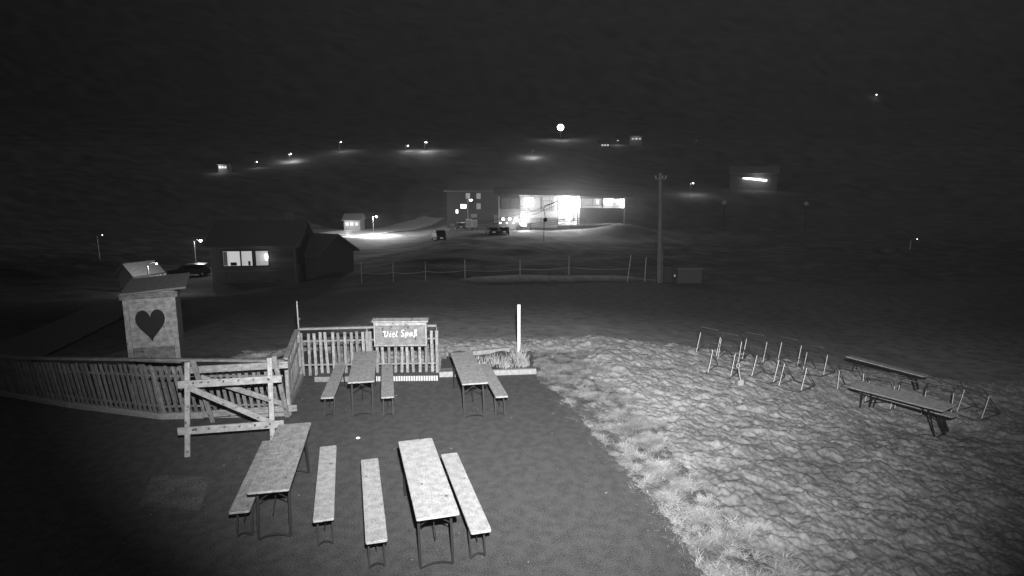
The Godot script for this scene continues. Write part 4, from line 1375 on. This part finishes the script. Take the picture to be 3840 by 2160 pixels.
	# kiosk signs
	for a in [[-7.9, -128.0, 1.1, 0.65, 2.0, "pale notice board standing upper beside the station"], [-8.9, -127.0, 1.3, 1.7, 0.0, "tall pale notice board with panels before the guest house"], [-7.7, -127.5, 1.0, 1.5, 0.0, "narrower pale notice board next to the tall one"], [-12.4, -127.5, 0.9, 1.2, 0.0, "small notice board near the guest house corner"], [-3.4, -129.0, 0.7, 1.6, 0.6, "dim framed board beside the station end wall"]]:
		var p := Vector3(a[0], ground(a[0], a[1]), a[1])
		t = thing("notice_board", a[5], "notice board", p, 0, "notice boards by the station")
		var base: float = 0.7 + a[4]
		for s in [-1, 1]: part("post", mb().box(at(Vector3(s * a[2] * 0.42, base / 2 + a[3] / 2, 0)), Vector3(0.09, base + a[3], 0.09)), M.metal_dark, t)
		part("board", mb().box(at(Vector3(0, base + a[3] / 2, 0.06)), Vector3(a[2], a[3], 0.05)), mat(0.5), t)
		part("poster", mb().box(at(Vector3(0, base + a[3] / 2, 0.09)), Vector3(a[2] * 0.8, a[3] * 0.75, 0.01)), mat(0.3), t)
	lamp(Vector3(-8.5, ground(-8.5, -124.0) + 3.2, -123.5), 3.0, 0.1)
	# far houses on the hill
	var F := [
		["hillside cottage with a lit white front at the foot of the hill", -115.0, -250.0, 3.5, 3.0, 0.1, 4.0, 0.25],
		["small lit chalet wall next to the street lamp of the bright lot", -40.0, -156.0, 4.0, 2.6, 0.0, 4.0, 0.06],
		["faint hillside chalet with dim lit windows high above the bay", 65.0, -330.0, 6.0, 4.0, -0.1, 1.2, 0.12],
		["hillside chalet showing one short row of dim windows", 45.5, -310.0, 4.5, 3.0, 0.05, 1.0, 0.2],
	]
	for a in F:
		var p := Vector3(a[1], ground(a[1], a[2]), a[2])
		t = house("chalet", a[0], "house", p, a[5], a[3], 5.0, a[4], 1.3, mat(0.25), M.roof)
		t.set_meta("group", "small lit houses beyond the terrace")
		for k in 3:
			window(t, at(Vector3(-a[3] * 0.3 + k * a[3] * 0.3, a[4] * 0.6, 2.54)), a[3] * 0.2, 0.8, glow(0.5, a[7] * 3.0), mat(0.3))
		if a[6] > 1.0: lamp(p + Vector3(-0.5, a[4] * 0.75, 4.2), a[6], 0.1)
	# terrace building on the hill with a long strip light
	var p := Vector3(83.0, ground(83.0, -214.0) - 0.2, -214.0)
	t = house("hill_lodge", "dark hillside lodge with one long bright strip of light", "house", p, -0.35, 15.0, 8.0, 5.0, 2.2, mat(0.2), mat(0.3), 0.5)
	part("balcony", mb().box(at(Vector3(0, 3.6, 4.6)), Vector3(14.0, 0.25, 1.4)), mat(0.3), t)
	part("strip_light", mb().tube([Vector3(-3.4, 3.4, 5.0), Vector3(4.2, 2.5, 5.0)], 0.3, 8), glow(0.9, 4.0), t)
	lamp(p + Vector3(-1.0, 4.1, 6.5), 3.0, 0.3)

func make_bloom_haze() -> void:
	for a in [[72.0, 36.0, 30.0, 0.0016], [56.0, 29.0, 26.0, 0.0022], [42.0, 22.0, 20.0, 0.0034], [30.0, 16.0, 16.0, 0.005]]:  # haze added to imitate lens bloom round the station lamps
		var f := FogVolume.new()
		f.name = numbered("bloom_haze")
		f.shape = RenderingServer.FOG_VOLUME_SHAPE_ELLIPSOID
		f.size = Vector3(a[0], a[1], a[2])
		f.position = Vector3(13, -1, -127)
		var m := FogMaterial.new()
		m.density = a[3]
		m.albedo = Color.WHITE
		f.material = m
		add_child(f)
		tag(f, "thin added haze imitating lens bloom round the lit lift station", "bloom_haze", "added bloom haze round the station", "stuff")

# ---------------------------------------------------------------- everything
func _ready() -> void:
	rng.seed = 4217
	# camera, sky, lamp of the night camera, exposure
	var cam := Camera3D.new()
	cam.name = "camera"
	cam.position = CAM
	cam.rotation_degrees = Vector3(-9.77, 0, 0)
	cam.fov = 50.37
	cam.near = 0.05
	cam.far = 3000.0
	add_child(cam)
	cam.current = true
	var env := Environment.new()
	var sky := Sky.new()
	var sm := ProceduralSkyMaterial.new()
	sm.sky_top_color = grey(0.042)
	sm.sky_horizon_color = grey(0.046)
	sm.ground_bottom_color = grey(0.004)
	sm.ground_horizon_color = grey(0.008)
	sky.sky_material = sm
	env.background_mode = Environment.BG_SKY
	env.sky = sky
	env.tonemap_mode = Environment.TONE_MAPPER_LINEAR
	env.tonemap_exposure = 1.0
	env.fog_enabled = true
	env.fog_density = 0.00009
	env.fog_light_color = Color.WHITE
	env.volumetric_fog_enabled = true
	env.volumetric_fog_density = 0.0
	env.sdfgi_enabled = true
	env.ssao_enabled = true
	env.ssil_enabled = true
	var we := WorldEnvironment.new()
	we.name = "environment"
	we.environment = env
	add_child(we)
	var flood := SpotLight3D.new()
	flood.name = "camera_lamp"
	flood.position = Vector3(0.25, 5.35, 0.3)
	add_child(flood)
	flood.look_at(Vector3(1.5, 4.9, -19.0))
	flood.light_energy = 660.0
	flood.light_size = 0.06
	flood.spot_angle = 47.5
	flood.spot_angle_attenuation = 1.0
	flood.spot_range = 300.0
	flood.spot_attenuation = 2.0
	flood.shadow_enabled = true

	nz.noise_type = FastNoiseLite.TYPE_SIMPLEX_SMOOTH
	nz.frequency = 1.0
	nz.seed = 3
	nz.fractal_octaves = 3
	nz2.noise_type = FastNoiseLite.TYPE_SIMPLEX
	nz2.frequency = 1.0
	nz2.seed = 8
	nz2.fractal_octaves = 2
	cell.noise_type = FastNoiseLite.TYPE_CELLULAR
	cell.frequency = 6.6
	cell.seed = 21
	cell.cellular_return_type = FastNoiseLite.RETURN_DISTANCE
	cell.cellular_jitter = 1.0
	cell.fractal_type = FastNoiseLite.FRACTAL_NONE
	make_materials()
	make_terrain()
	make_snow()
	make_terrace()
	make_station()
	make_valley()
	make_lamps()
	make_slope_things()
	make_fences()
	make_outhouse()
	make_sign()
	make_rack()
	make_bed()
	make_furniture()
	make_chairs()
	make_shovel()
	make_grass()
	make_grit()
	make_bloom_haze()
